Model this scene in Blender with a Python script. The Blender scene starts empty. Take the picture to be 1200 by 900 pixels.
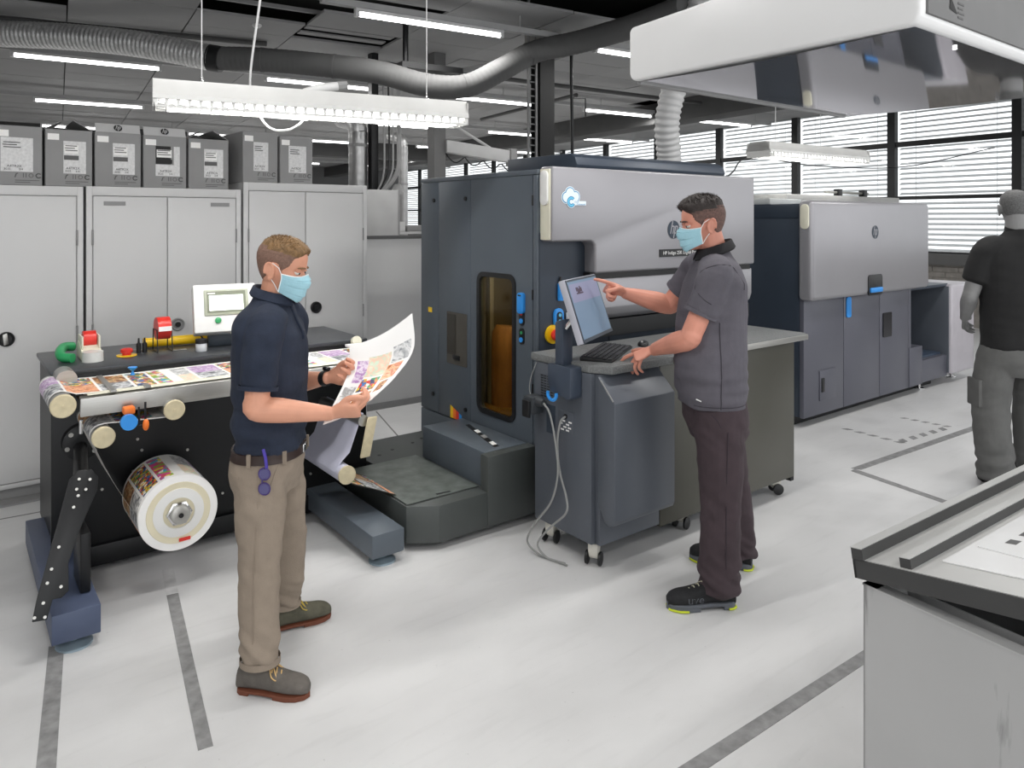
import bpy, bmesh, math, random
import numpy as np
from mathutils import Vector, Matrix, noise
random.seed(7)
SC = bpy.context.scene
COL = SC.collection
PI = math.pi

# ---------------------------------------------------------------- camera, sky, exposure
# world axes: X runs along the press line (right and away), Y runs from the aisle towards the cabinets
cam_d = bpy.data.cameras.new('camera')
cam = bpy.data.objects.new('camera', cam_d)
COL.objects.link(cam)
cam.location = (0, 0, 1.74)
cam.rotation_euler = (math.radians(90), 0, math.radians(52.4437 - 90))
cam_d.sensor_width = 36.0
cam_d.lens = 865 / 1200 * 36.0
cam_d.shift_y = -(450 - 257) / 1200
cam_d.clip_end = 200
SC.camera = cam

world = bpy.data.worlds.new('overcast_sky')
SC.world = world
world.use_nodes = True
wn = world.node_tree.nodes['Background']
wn.inputs['Color'].default_value = (0.97, 0.985, 1.0, 1)
wn.inputs['Strength'].default_value = 1.3

SC.view_settings.view_transform = 'Standard'
SC.view_settings.look = 'None'
SC.view_settings.gamma = 1.0
SC.view_settings.use_curve_mapping = False
SC.view_settings.exposure = 0.38
TUBE_EMIT = 7.0        # ceiling tubes, seen surface
TUBE_WATT = 24.0       # light of one ceiling tube

# ---------------------------------------------------------------- materials
def lin(h):
    h = h.lstrip('#')
    v = [int(h[i:i + 2], 16) / 255 for i in (0, 2, 4)]
    return tuple(((x / 12.92) if x <= 0.04045 else ((x + 0.055) / 1.055) ** 2.4) for x in v) + (1.0,)

MATS = {}
def mat(name, col, rough=0.5, metal=0.0, var=0.06, vscale=6.0, bump=0.0, bscale=60.0, stretch=(1, 1, 1), spec=0.5, coat=0.0, detail=4.0):
    """principled material whose colour and roughness wander with a noise; bump adds fine relief"""
    if name in MATS: return MATS[name]
    m = bpy.data.materials.new(name); m.use_nodes = True
    nt = m.node_tree; b = nt.nodes['Principled BSDF']
    c = lin(col) if isinstance(col, str) else col
    b.inputs['Roughness'].default_value = rough
    b.inputs['Metallic'].default_value = metal
    b.inputs['Specular IOR Level'].default_value = spec
    b.inputs['Coat Weight'].default_value = coat
    tc = nt.nodes.new('ShaderNodeTexCoord')
    mp = nt.nodes.new('ShaderNodeMapping'); mp.inputs['Scale'].default_value = stretch
    nt.links.new(tc.outputs['Object'], mp.inputs['Vector'])
    n = nt.nodes.new('ShaderNodeTexNoise'); n.inputs['Scale'].default_value = vscale; n.inputs['Detail'].default_value = detail
    nt.links.new(mp.outputs['Vector'], n.inputs['Vector'])
    r = nt.nodes.new('ShaderNodeValToRGB')
    r.color_ramp.elements[0].position = 0.3; r.color_ramp.elements[1].position = 0.7
    r.color_ramp.elements[0].color = tuple(x * (1 - var) for x in c[:3]) + (1,)
    r.color_ramp.elements[1].color = tuple(min(1, x * (1 + var)) for x in c[:3]) + (1,)
    nt.links.new(n.outputs['Fac'], r.inputs['Fac']); nt.links.new(r.outputs['Color'], b.inputs['Base Color'])
    if bump:
        n2 = nt.nodes.new('ShaderNodeTexNoise'); n2.inputs['Scale'].default_value = bscale; n2.inputs['Detail'].default_value = 3
        nt.links.new(mp.outputs['Vector'], n2.inputs['Vector'])
        bp = nt.nodes.new('ShaderNodeBump'); bp.inputs['Strength'].default_value = bump; bp.inputs['Distance'].default_value = 0.004
        nt.links.new(n2.outputs['Fac'], bp.inputs['Height']); nt.links.new(bp.outputs['Normal'], b.inputs['Normal'])
    MATS[name] = m
    return m

def glow(name, col, strength):
    if name in MATS: return MATS[name]
    m = bpy.data.materials.new(name); m.use_nodes = True
    nt = m.node_tree; b = nt.nodes['Principled BSDF']
    b.inputs['Base Color'].default_value = lin(col)
    b.inputs['Emission Color'].default_value = lin(col); b.inputs['Emission Strength'].default_value = strength
    MATS[name] = m
    return m

def picture(name, cols, scale=60.0, kind='noise', seed=0.0):
    """a printed photograph: patches of ink in the given colours"""
    m = bpy.data.materials.new(name); m.use_nodes = True
    nt = m.node_tree; b = nt.nodes['Principled BSDF']; b.inputs['Roughness'].default_value = 0.35
    tc = nt.nodes.new('ShaderNodeTexCoord'); mp = nt.nodes.new('ShaderNodeMapping'); mp.inputs['Location'].default_value = (seed, seed * 1.7, seed * .3)
    nt.links.new(tc.outputs['Object'], mp.inputs['Vector'])
    if kind == 'cells':
        n = nt.nodes.new('ShaderNodeTexVoronoi'); n.inputs['Scale'].default_value = scale; n.inputs['Randomness'].default_value = 1.0
        nt.links.new(mp.outputs['Vector'], n.inputs['Vector'])
        sp = nt.nodes.new('ShaderNodeSeparateColor'); nt.links.new(n.outputs['Color'], sp.inputs['Color']); fac = sp.outputs[0]
    else:
        n = nt.nodes.new('ShaderNodeTexNoise'); n.inputs['Scale'].default_value = scale; n.inputs['Detail'].default_value = 7; n.inputs['Distortion'].default_value = .35
        nt.links.new(mp.outputs['Vector'], n.inputs['Vector'])
        mr = nt.nodes.new('ShaderNodeMapRange'); mr.inputs['From Min'].default_value = 0.3; mr.inputs['From Max'].default_value = 0.7
        nt.links.new(n.outputs['Fac'], mr.inputs['Value']); fac = mr.outputs['Result']
    r = nt.nodes.new('ShaderNodeValToRGB'); r.color_ramp.interpolation = 'CONSTANT' if kind == 'cells' else 'LINEAR'
    k = len(cols)
    r.color_ramp.elements[0].color = lin(cols[0]); r.color_ramp.elements[1].color = lin(cols[-1])
    r.color_ramp.elements[1].position = (k - 1) / k if kind == 'cells' else 1
    for i in range(1, k - 1):
        e = r.color_ramp.elements.new(i / k if kind == 'cells' else i / (k - 1)); e.color = lin(cols[i])
    nt.links.new(fac, r.inputs['Fac']); nt.links.new(r.outputs['Color'], b.inputs['Base Color'])
    MATS[name] = m
    return m

def glass_mat(name, tint=(1, 1, 1, 1), gloss=0.12, rough=0.02):
    m = bpy.data.materials.new(name); m.use_nodes = True
    nt = m.node_tree; nt.nodes.remove(nt.nodes['Principled BSDF'])
    t = nt.nodes.new('ShaderNodeBsdfTransparent'); t.inputs['Color'].default_value = tint
    g = nt.nodes.new('ShaderNodeBsdfGlossy'); g.inputs['Roughness'].default_value = rough
    lw = nt.nodes.new('ShaderNodeLayerWeight'); pw = nt.nodes.new('ShaderNodeMath'); pw.operation = 'POWER'; pw.inputs[1].default_value = 5
    mr = nt.nodes.new('ShaderNodeMapRange'); mr.inputs['To Min'].default_value = gloss * .3; mr.inputs['To Max'].default_value = .6
    nt.links.new(lw.outputs['Facing'], pw.inputs[0]); nt.links.new(pw.outputs[0], mr.inputs['Value'])
    mx = nt.nodes.new('ShaderNodeMixShader')
    nt.links.new(mr.outputs['Result'], mx.inputs['Fac']); nt.links.new(t.outputs[0], mx.inputs[1]); nt.links.new(g.outputs[0], mx.inputs[2])
    nt.links.new(mx.outputs[0], nt.nodes['Material Output'].inputs['Surface'])
    MATS[name] = m
    return m

# ---------------------------------------------------------------- mesh builder
def frame_of(d, ref=None):
    d = Vector(d).normalized()
    if ref is None: ref = Vector((0, 0, 1)) if abs(d.z) < 0.9 else Vector((1, 0, 0))
    s = Vector(ref).cross(d)
    if s.length < 1e-6: s = Vector((1, 0, 0)).cross(d)
    s.normalize(); u = d.cross(s).normalized()
    return d, s, u

class MB:
    """collects vertices and faces of one mesh; every face carries a material slot"""
    def __init__(s): s.v = []; s.f = []; s.m = []
    def add(s, vs, fs, m=0):
        o = len(s.v); s.v += [tuple(p) for p in vs]
        for f in fs: s.f.append(tuple(i + o for i in f)); s.m.append(m)
        return s
    def addbm(s, bm, m=0):
        bm.verts.index_update(); s.add([v.co[:] for v in bm.verts], [[v.index for v in f.verts] for f in bm.faces], m); bm.free(); return s
    def box(s, x0, x1, y0, y1, z0, z1, bev=0.0, m=0, seg=2):
        P = [(x, y, z) for x in (x0, x1) for y in (y0, y1) for z in (z0, z1)]
        F = [(0, 1, 3, 2), (4, 6, 7, 5), (0, 4, 5, 1), (2, 3, 7, 6), (0, 2, 6, 4), (1, 5, 7, 3)]
        if not bev: return s.add(P, F, m)
        bm = bmesh.new(); V = [bm.verts.new(p) for p in P]
        for f in F: bm.faces.new([V[i] for i in f])
        bmesh.ops.bevel(bm, geom=bm.edges[:], offset=bev, segments=seg, profile=0.5, affect='EDGES')
        return s.addbm(bm, m)
    def obox(s, c, ax, ay, az, m=0, bev=0.0):
        """box with centre c and half-axis vectors ax ay az"""
        c, ax, ay, az = map(Vector, (c, ax, ay, az))
        P = [c + i * ax + j * ay + k * az for i in (-1, 1) for j in (-1, 1) for k in (-1, 1)]
        F = [(0, 1, 3, 2), (4, 6, 7, 5), (0, 4, 5, 1), (2, 3, 7, 6), (0, 2, 6, 4), (1, 5, 7, 3)]
        if not bev: return s.add(P, F, m)
        bm = bmesh.new(); V = [bm.verts.new(p) for p in P]
        for f in F: bm.faces.new([V[i] for i in f])
        bmesh.ops.bevel(bm, geom=bm.edges[:], offset=bev, segments=2, profile=0.5, affect='EDGES')
        return s.addbm(bm, m)
    def prism(s, poly, axis, a0, a1, bev=0.0, m=0, seg=2):
        def pt(p, a):
            if axis == 'x': return (a, p[0], p[1])
            if axis == 'y': return (p[0], a, p[1])
            return (p[0], p[1], a)
        n = len(poly)
        bm = bmesh.new()
        A = [bm.verts.new(pt(p, a0)) for p in poly]; B = [bm.verts.new(pt(p, a1)) for p in poly]
        bm.faces.new(A); bm.faces.new(B[::-1])
        for i in range(n): bm.faces.new((A[i], B[i], B[(i + 1) % n], A[(i + 1) % n]))
        bmesh.ops.recalc_face_normals(bm, faces=bm.faces[:])
        if bev: bmesh.ops.bevel(bm, geom=bm.edges[:], offset=bev, segments=seg, profile=0.5, affect='EDGES')
        return s.addbm(bm, m)
    def plate_hole(s, outer, inner, axis, a0, a1, m=0):
        """plate between two outlines of the same point count"""
        def pt(p, a):
            if axis == 'x': return (a, p[0], p[1])
            if axis == 'y': return (p[0], a, p[1])
            return (p[0], p[1], a)
        n = len(outer)
        vs = [pt(p, a0) for p in outer] + [pt(p, a0) for p in inner] + [pt(p, a1) for p in outer] + [pt(p, a1) for p in inner]
        fs = []
        for i in range(n):
            j = (i + 1) % n
            fs += [(i, j, n + j, n + i), (2 * n + i, 3 * n + i, 3 * n + j, 2 * n + j), (i, 2 * n + i, 2 * n + j, j), (n + i, n + j, 3 * n + j, 3 * n + i)]
        return s.add(vs, fs, m)
    def cyl(s, p0, p1, r0, r1=None, n=16, m=0, caps=True):
        p0, p1 = Vector(p0), Vector(p1); r1 = r0 if r1 is None else r1
        d, a, b = frame_of(p1 - p0)
        vs = []
        for p, r in ((p0, r0), (p1, r1)):
            for i in range(n):
                t = 2 * PI * i / n; vs.append(p + a * (r * math.cos(t)) + b * (r * math.sin(t)))
        fs = [(i, (i + 1) % n, n + (i + 1) % n, n + i) for i in range(n)]
        if caps: fs += [tuple(range(n))[::-1], tuple(range(n, 2 * n))]
        return s.add(vs, fs, m)
    def tube(s, path, r, n=8, m=0, caps=True, closed=False):
        P = [Vector(p) for p in path]; k = len(P)
        R = r if hasattr(r, '__len__') else [r] * k
        vs = []; a = None
        for i, p in enumerate(P):
            q0 = P[i - 1] if (i or closed) else P[0]; q1 = P[(i + 1) % k] if (i < k - 1 or closed) else P[-1]
            d = (q1 - q0).normalized()
            if a is None: _, a, b = frame_of(d)
            else:
                a = a - d * a.dot(d)
                a = a.normalized() if a.length > 1e-6 else frame_of(d)[1]
                b = d.cross(a)
            for j in range(n):
                t = 2 * PI * j / n; vs.append(p + a * (R[i] * math.cos(t)) + b * (R[i] * math.sin(t)))
        fs = []
        for i in range(k if closed else k - 1):
            o, q = i * n, ((i + 1) % k) * n
            fs += [(o + j, o + (j + 1) % n, q + (j + 1) % n, q + j) for j in range(n)]
        if caps and not closed: fs += [tuple(range(n))[::-1], tuple(range((k - 1) * n, k * n))]
        return s.add(vs, fs, m)
    def lathe(s, prof, c, axis=(0, 0, 1), n=24, m=0):
        """prof: (radius, height) pairs along the axis from c; closed at both ends"""
        c = Vector(c); d, a, b = frame_of(axis)
        vs = []
        for r, h in prof:
            for i in range(n):
                t = 2 * PI * i / n; vs.append(c + d * h + a * (max(r, 1e-5) * math.cos(t)) + b * (max(r, 1e-5) * math.sin(t)))
        fs = []
        for k in range(len(prof) - 1):
            o = k * n; fs += [(o + i, o + (i + 1) % n, o + n + (i + 1) % n, o + n + i) for i in range(n)]
        fs += [tuple(range(n))[::-1], tuple(range((len(prof) - 1) * n, len(prof) * n))]
        return s.add(vs, fs, m)
    def ell(s, c, a, b, d, n=12, k=8, m=0):
        """ellipsoid with half-axis vectors a b d"""
        c, a, b, d = map(Vector, (c, a, b, d)); vs = []
        for i in range(k + 1):
            t = PI * i / k
            for j in range(n):
                p = 2 * PI * j / n; st = max(math.sin(t), 1e-4)
                vs.append(c + a * (st * math.cos(p)) + b * (st * math.sin(p)) + d * math.cos(t))
        fs = [(i * n + j, (i + 1) * n + j, (i + 1) * n + (j + 1) % n, i * n + (j + 1) % n) for i in range(k) for j in range(n)]
        return s.add(vs, fs, m)
    def grid(s, pts, m=0, mfun=None):
        """pts[i][j]; open sheet"""
        R, K = len(pts), len(pts[0]); o = len(s.v)
        for row in pts: s.v += [tuple(p) for p in row]
        for i in range(R - 1):
            for j in range(K - 1):
                s.f.append((o + i * K + j, o + i * K + j + 1, o + (i + 1) * K + j + 1, o + (i + 1) * K + j)); s.m.append(mfun(i, j) if mfun else m)
        return s

WM = {}   # world matrix of every object made so far
def finish(me, angle=40):
    if len(me.polygons):
        me.polygons.foreach_set('use_smooth', [True] * len(me.polygons))
        me.set_sharp_from_angle(angle=math.radians(angle))

def obj(name, mb, mats, parent=None, angle=40, label=None, kind=None):
    """links one mesh; vertices are given in world space and stored in the parent's space"""
    me = bpy.data.meshes.new(name)
    vs = mb.v
    M = WM[parent.name] if parent else Matrix.Identity(4)
    if parent:
        inv = M.inverted(); vs = [tuple(inv @ Vector(p)) for p in vs]
    me.from_pydata(vs, [], mb.f)
    for m in (mats if isinstance(mats, (list, tuple)) else [mats]): me.materials.append(m)
    if any(mb.m): me.polygons.foreach_set('material_index', mb.m)
    bm = bmesh.new(); bm.from_mesh(me); bmesh.ops.recalc_face_normals(bm, faces=bm.faces[:]); bm.to_mesh(me); bm.free()
    finish(me, angle); me.update()
    o = bpy.data.objects.new(name, me); COL.objects.link(o)
    if parent: o.parent = parent
    WM[o.name] = M.copy()
    if label: o['label'] = label
    if kind: o['kind'] = kind
    return o

def thing(name, label, cat, loc=(0, 0, 0), rotz=0.0, group=None):
    o = bpy.data.objects.new(name, None); COL.objects.link(o)
    o.empty_display_size = 0.1
    o.location = loc; o.rotation_euler = (0, 0, rotz); o['label'] = label; o['category'] = cat
    if group: o['group'] = group
    WM[o.name] = Matrix.Translation(Vector(loc)) @ Matrix.Rotation(rotz, 4, 'Z')
    return o

def tag(o, label, cat, group=None):
    o['label'] = label; o['category'] = cat
    if group: o['group'] = group
    return o

def solo(name, mb, mats, loc, label, cat, group=None, angle=40):
    """a thing that is one mesh, its origin at loc"""
    l = Vector(loc); mb.v = [tuple(Vector(p) - l) for p in mb.v]
    o = obj(name, mb, mats, None, angle); o.location = l; WM[o.name] = Matrix.Translation(l)
    return tag(o, label, cat, group)

def dup(root, loc, rotz=None, label=None, group=None):
    """a copy of a thing with copies of its parts and sub-parts"""
    r = root.copy(); COL.objects.link(r); r.location = loc
    if rotz is not None: r.rotation_euler = (0, 0, rotz)
    WM[r.name] = Matrix.Translation(Vector(loc)) @ Matrix.Rotation(r.rotation_euler.z, 4, 'Z')
    if label: r['label'] = label
    if group: r['group'] = group
    for ch in list(root.children):
        c = ch.copy(); COL.objects.link(c); c.parent = r; WM[c.name] = WM[r.name]
        for g in list(ch.children):
            d = g.copy(); COL.objects.link(d); d.parent = c; WM[d.name] = WM[r.name]
    return r

def rrect(x0, x1, y0, y1, r, k=5):
    """rounded rectangle outline"""
    out = []
    for cx, cy, a0 in ((x1 - r, y1 - r, 0), (x0 + r, y1 - r, 90), (x0 + r, y0 + r, 180), (x1 - r, y0 + r, 270)):
        for i in range(k + 1):
            t = math.radians(a0 + 90 * i / k); out.append((cx + r * math.cos(t), cy + r * math.sin(t)))
    return out

def text_mb(txt, size, origin, xdir, ydir, depth=0.0006, mb=None, m=0, align='CENTER', shear=0.0):
    """flat lettering lying on the plane of xdir and ydir"""
    cu = bpy.data.curves.new('lettering', 'FONT'); cu.body = txt; cu.size = size; cu.extrude = 0; cu.align_x = align; cu.align_y = 'CENTER'; cu.shear = shear; cu.resolution_u = 3
    o = bpy.data.objects.new('lettering', cu); COL.objects.link(o)
    dg = bpy.context.evaluated_depsgraph_get(); me = bpy.data.meshes.new_from_object(o.evaluated_get(dg))
    X, Y = Vector(xdir).normalized(), Vector(ydir).normalized(); N = X.cross(Y); O = Vector(origin)
    mb = mb or MB()
    mb.add([O + X * v.co.x + Y * v.co.y + N * depth for v in me.vertices], [tuple(p.vertices) for p in me.polygons], m)
    bpy.data.objects.remove(o); bpy.data.curves.remove(cu); bpy.data.meshes.remove(me)
    return mb

def hp_logo(c, r, X, Y, mb, md, ml, depth=0.001):
    """round emblem with slanted h and p strokes"""
    X, Y = Vector(X).normalized(), Vector(Y).normalized(); N = X.cross(Y); c = Vector(c)
    n = 28
    ring = [c + N * depth + X * (r * math.cos(2 * PI * i / n)) + Y * (r * math.sin(2 * PI * i / n)) for i in range(n)]
    mb.add(ring, [tuple(range(n))], md)
    for k, (x0, x1, y0, y1) in enumerate(((-.50, -.35, -.44, .95), (-.34, -.10, .31, .44), (-.10, .05, -.44, .40), (.13, .28, -.95, .44), (.29, .46, .31, .44), (.46, .61, -.36, .40), (.29, .50, -.44, -.31))):
        mb.add([c + N * depth * 1.6 + X * ((a + .28 * b) * r) + Y * (b * r) for a, b in ((x0, y0), (x1, y0), (x1, y1), (x0, y1))], [(0, 1, 2, 3)], ml)

# shared materials
DARK = mat('press_dark_paint', '#555d65', 0.42, 0.1, 0.04, 3)
DARK2 = mat('press_navy_paint', '#323b47', 0.45, 0.1, 0.04, 3)
CARTG = mat('console_grey_paint', '#565b63', 0.4, 0.1, 0.04, 3)
SILVER = mat('silver_cover_paint', '#99989c', 0.33, 0.35, 0.02, 3)
CREAM = mat('cream_plastic', '#dcd9c6', 0.4)
BLACKP = mat('black_plastic', '#141517', 0.45, 0, 0.1)
BLACKM = mat('black_metal', '#17181a', 0.4, 0.3, 0.12, 5)
STEEL = mat('brushed_steel', '#b9b8b4', 0.35, 0.9, 0.06, 8, 0.1, 40, (1, 40, 40))
CHROME = mat('chrome', '#d8d8d8', 0.15, 1.0)
WHITEP = mat('white_paint', '#e4e4e2', 0.45, 0, 0.02)
GREYP = mat('grey_paint', '#8d8d8d', 0.5, 0, 0.05)
PAPER = mat('white_paper', '#f1f0ee', 0.6, 0, 0.02)
BLUE = mat('blue_plastic', '#2f8fe0', 0.35, 0, 0.03)
RED = mat('red_plastic', '#d8342a', 0.35, 0, 0.05)
YELLOW = mat('yellow_plastic', '#f0c515', 0.35, 0, 0.04)
GREEN = mat('green_plastic', '#2f9a5e', 0.35, 0, 0.05)
ORANGE = mat('orange_plastic', '#f07a2a', 0.4)
BEIGE = mat('beige_core_end', '#cbbf9f', 0.7, 0, 0.08, 40)
LAMP = glow('lamp_tube_glow', '#ffffff', TUBE_EMIT)
# ---------------------------------------------------------------- the room: its grid is turned six degrees from the press line
RA = math.radians(-6.0)
RM = Matrix.Rotation(RA, 4, 'Z')
def rp(x, y, z=0.0): return tuple(RM @ Vector((x, y, z)))
def room(mb): mb.v = [tuple(RM @ Vector(p)) for p in mb.v]; return mb
def struct(name, mb, mats, parent=None, angle=40):
    return obj(name, mb, mats, parent, angle, kind=None if parent else 'structure')

def floor_mat():
    m = bpy.data.materials.new('painted_concrete_floor'); m.use_nodes = True
    nt = m.node_tree; b = nt.nodes['Principled BSDF']; L = nt.links.new
    tc = nt.nodes.new('ShaderNodeTexCoord')
    def noise_(scale, detail, st=(1, 1, 1), rot=0.0, dist=0.0):
        mp = nt.nodes.new('ShaderNodeMapping'); mp.inputs['Scale'].default_value = st; mp.inputs['Rotation'].default_value = (0, 0, rot)
        L(tc.outputs['Object'], mp.inputs['Vector'])
        n = nt.nodes.new('ShaderNodeTexNoise'); n.inputs['Scale'].default_value = scale; n.inputs['Detail'].default_value = detail; n.inputs['Distortion'].default_value = dist
        L(mp.outputs['Vector'], n.inputs['Vector']); return n.outputs['Fac']
    def ramp(f, p0, c0, p1, c1):
        r = nt.nodes.new('ShaderNodeValToRGB'); r.color_ramp.elements[0].position = p0; r.color_ramp.elements[1].position = p1
        r.color_ramp.elements[0].color = (c0, c0, c0, 1); r.color_ramp.elements[1].color = (c1, c1, c1, 1); L(f, r.inputs['Fac']); return r.outputs['Color']
    def mul(a, c):
        x = nt.nodes.new('ShaderNodeMix'); x.data_type = 'RGBA'; x.blend_type = 'MULTIPLY'; x.inputs[0].default_value = 1.0
        L(a, x.inputs[6]); L(c, x.inputs[7]); return x.outputs[2]
    base = ramp(noise_(1.1, 8, (1, 1.6, 1), 0.3), 0.25, 0.55, 0.6, 0.63)
    scuff = ramp(noise_(3.0, 9, (1, 7, 1), -0.15, 0.6), 0.25, 0.94, 0.45, 1.0)
    speck = ramp(noise_(45.0, 6, (1, 1, 1)), 0.22, 0.72, 0.3, 1.0)
    blot = ramp(noise_(0.55, 6, (1, 1, 1), 0.8, 1.5), 0.3, 0.86, 0.48, 1.0)
    L(mul(mul(mul(base, scuff), speck), blot), b.inputs['Base Color'])
    L(ramp(noise_(2.0, 5), 0.3, 0.32, 0.7, 0.55), b.inputs['Roughness'])
    b.inputs['Specular IOR Level'].default_value = 0.35
    return m
FLOORM = floor_mat()
CEILM = mat('ceiling_panel_grey', '#8f8f8f', 0.85, 0, 0.08, 0.9, 0.3, 120)
PLENUM = mat('dark_plenum', '#2a2a2a', 0.9)
TAPEM = mat('worn_grey_tape', '#858585', 0.6, 0, 0.25, 22, 0.2, 80)
TAPEF = mat('faded_grey_tape', '#bdbdbd', 0.6, 0, 0.2, 14)
WALLM = mat('wall_grey', '#9a9a9a', 0.85, 0, 0.05, 1.5)
BRICKM = mat('brick_grey', '#86827d', 0.9, 0, 0.2, 9, 0.6, 40)
FRAMEM = mat('window_frame_dark', '#2b2c2d', 0.5, 0.2, 0.08)
BLINDM = mat('blind_slat_aluminium', '#c9cacb', 0.5, 0.1, 0.03)
PANE = glass_mat('window_glass', (0.96, 0.97, 0.97, 1), 0.1)

fl = struct('floor', MB().box(-4.5, 14.6, -6, 31, -0.12, 0.0), FLOORM)
def quad(name, pts, m, z=0.0015, parent=fl):
    n = len(pts)
    return obj(name, MB().add([(x, y, 0) for x, y in pts] + [(x, y, z) for x, y in pts],
               [tuple(range(n, 2 * n))] + [(i, (i + 1) % n, n + (i + 1) % n, n + i) for i in range(n)], 0), m, parent)
quad('floor_tape', [(0.814, 3.68), (0.863, 3.671), (0.704, 2.535), (0.658, 2.542)], TAPEM)
quad('floor_tape', [(0.856, 3.961), (0.909, 3.966), (0.865, 3.679), (0.815, 3.688)], TAPEF)
quad('floor_tape', [(0.336, 3.531), (0.386, 3.493), (0.281, 2.736), (0.23, 2.776)], TAPEM)
quad('floor_tape', [(1.4, 1.55), (1.41, 1.49), (2.941, 1.446), (2.942, 1.497)], TAPEM)
quad('floor_tape', [(5.02, 2.645), (5.047, 2.585), (7.7, 2.45), (7.72, 2.52)], TAPEM)
quad('floor_tape', [(4.966, 2.617), (5.03, 2.624), (4.90, 1.9), (4.84, 1.9)], TAPEM)
for (x0, y0), (x1, y1), w in (((5.912, 3.203), (5.882, 2.66), .045), ((5.9, 2.70), (6.645, 2.64), .06), ((6.63, 3.06), (6.66, 2.64), .045)):
    n = 5
    for i in range(n):
        t0, t1 = (i + .08) / n, (i + .55) / n
        dx, dy = x1 - x0, y1 - y0; l = math.hypot(dx, dy); nx, ny = -dy / l * w, dx / l * w; sk = .25 / n
        P = lambda t, s: (x0 + dx * t + nx * s, y0 + dy * t + ny * s)
        quad('hazard_tape_mark', [P(t0, 0), P(t1, 0), P(t1 + sk, 1), P(t0 + sk, 1)], TAPEM)
# joints of the concrete slabs, scored dark
JOINT = mat('slab_joint_dark', '#7a7a78', 0.9)
for a, b in (((0.0, 5.22), (0.6, 5.18)), ((3.1, 6.05), (2.75, 4.75)), ((3.0, 5.2), (4.0, 5.1))):
    d = Vector((b[0] - a[0], b[1] - a[1])).normalized(); nx, ny = -d.y * .006, d.x * .006
    quad('slab_joint', [(a[0] - nx, a[1] - ny), (b[0] - nx, b[1] - ny), (b[0] + nx, b[1] + ny), (a[0] + nx, a[1] + ny)], JOINT, 0.001)

# ceiling: dark slab with hung panels, several taken out
ceil = struct('ceiling', room(MB().box(-4.2, 13.2, -2.0, 29.5, 4.15, 4.3)), PLENUM)
PX, PY = 1.06, 0.6
missing = {(-1.99, 7.65), (-0.99, 7.65), (-1.99, 7.05), (-0.99, 7.05), (1.13, 6.45), (2.19, 6.45), (1.13, 7.05), (2.19, 7.65), (4.31, 5.25), (3.25, 5.25), (4.31, 4.65), (8.55, 9.45)}
cells = []
for i in range(-4, 12):
    for j in range(-4, 46):
        x, y = 0.07 + PX * i, 0.45 + PY * j
        if y > 28.8: continue
        if any(abs(x - a) < .2 and abs(y - b) < .2 for a, b in missing): continue
        cells.append((math.hypot(x + .5 - 1.2, y - 7.0) + (100 if y < 4.4 else 0), x, y))
cells.sort()
near, far = cells[:295], cells[295:]
pm = None
for _, x, y in near:
    if pm is None:
        o = obj('ceiling_panel', room(MB().box(0.006, PX - .006, 0.005, PY - .005, 3.76, 3.785)), CEILM, ceil); pm = o.data
    else:
        o = bpy.data.objects.new('ceiling_panel', pm); COL.objects.link(o); o.parent = ceil
    o.location = rp(x, y, random.uniform(-.004, .004))
fb = MB()
for _, x, y in far: fb.box(x + .006, x + PX - .006, y + .005, y + PY - .005, 3.76, 3.785)
obj('ceiling_panel_field', room(fb), CEILM, ceil, kind='stuff')
# strips left inside one opening, and the ceiling's carrying bars
for y in (7.72, 7.98):
    obj('ceiling_strip', room(MB().box(2.22, 3.2, y, y + .13, 3.77, 3.785)), CEILM, ceil)
for y in (6.6, 6.9, 7.4):
    obj('ceiling_bar', room(MB().box(1.0, 3.3, y, y + .03, 3.82, 3.86)), GREYP, ceil)
BEAMM = mat('beam_dark_grey', '#4c4c4c', 0.85, 0, 0.06)
struct('trim_1', room(MB().box(8.86, 9.35, 4.5, 28.5, 3.40, 3.76, .01)), BEAMM)
struct('trim_2', room(MB().box(-4.0, 8.8, 18.5, 18.9, 3.35, 3.76, .01)), BEAMM)

# window wall on the right
WX = 12.5
struct('wall_right', room(MB().box(WX, WX + .3, -4.0, 29.6, -0.1, 0.98)), BRICKM)
bw = bpy.data.objects['wall_right']
for k in range(7):                                   # the courses seen between press and sill
    for q in range(5):
        y = 5.6 + q * .42 + (k % 2) * .21
        obj('brick', room(MB().box(WX - .012, WX + .02, y + .006, y + .41, .33 + k * .09, .33 + k * .09 + .08, .003, seg=1)), BRICKM, bw)
struct('trim_3', room(MB().box(WX - .12, WX + .3, -4.0, 29.6, 0.985, 1.17, .01)), mat('sill_grey', '#5b5b5b', 0.7))
struct('wall_right_top', room(MB().box(WX, WX + .3, -4.0, 29.6, 3.86, 4.14)), WALLM)
ORD = ['first', 'second', 'third', 'fourth', 'fifth', 'sixth', 'seventh', 'eighth', 'ninth', 'tenth', 'eleventh', 'twelfth', 'thirteenth', 'fourteenth', 'fifteenth']
bays = [5.58 - 2.0 * 2 + 2.0 * k for k in range(14)]
zt = (1.17, 2.11, 3.045, 3.86)
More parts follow.
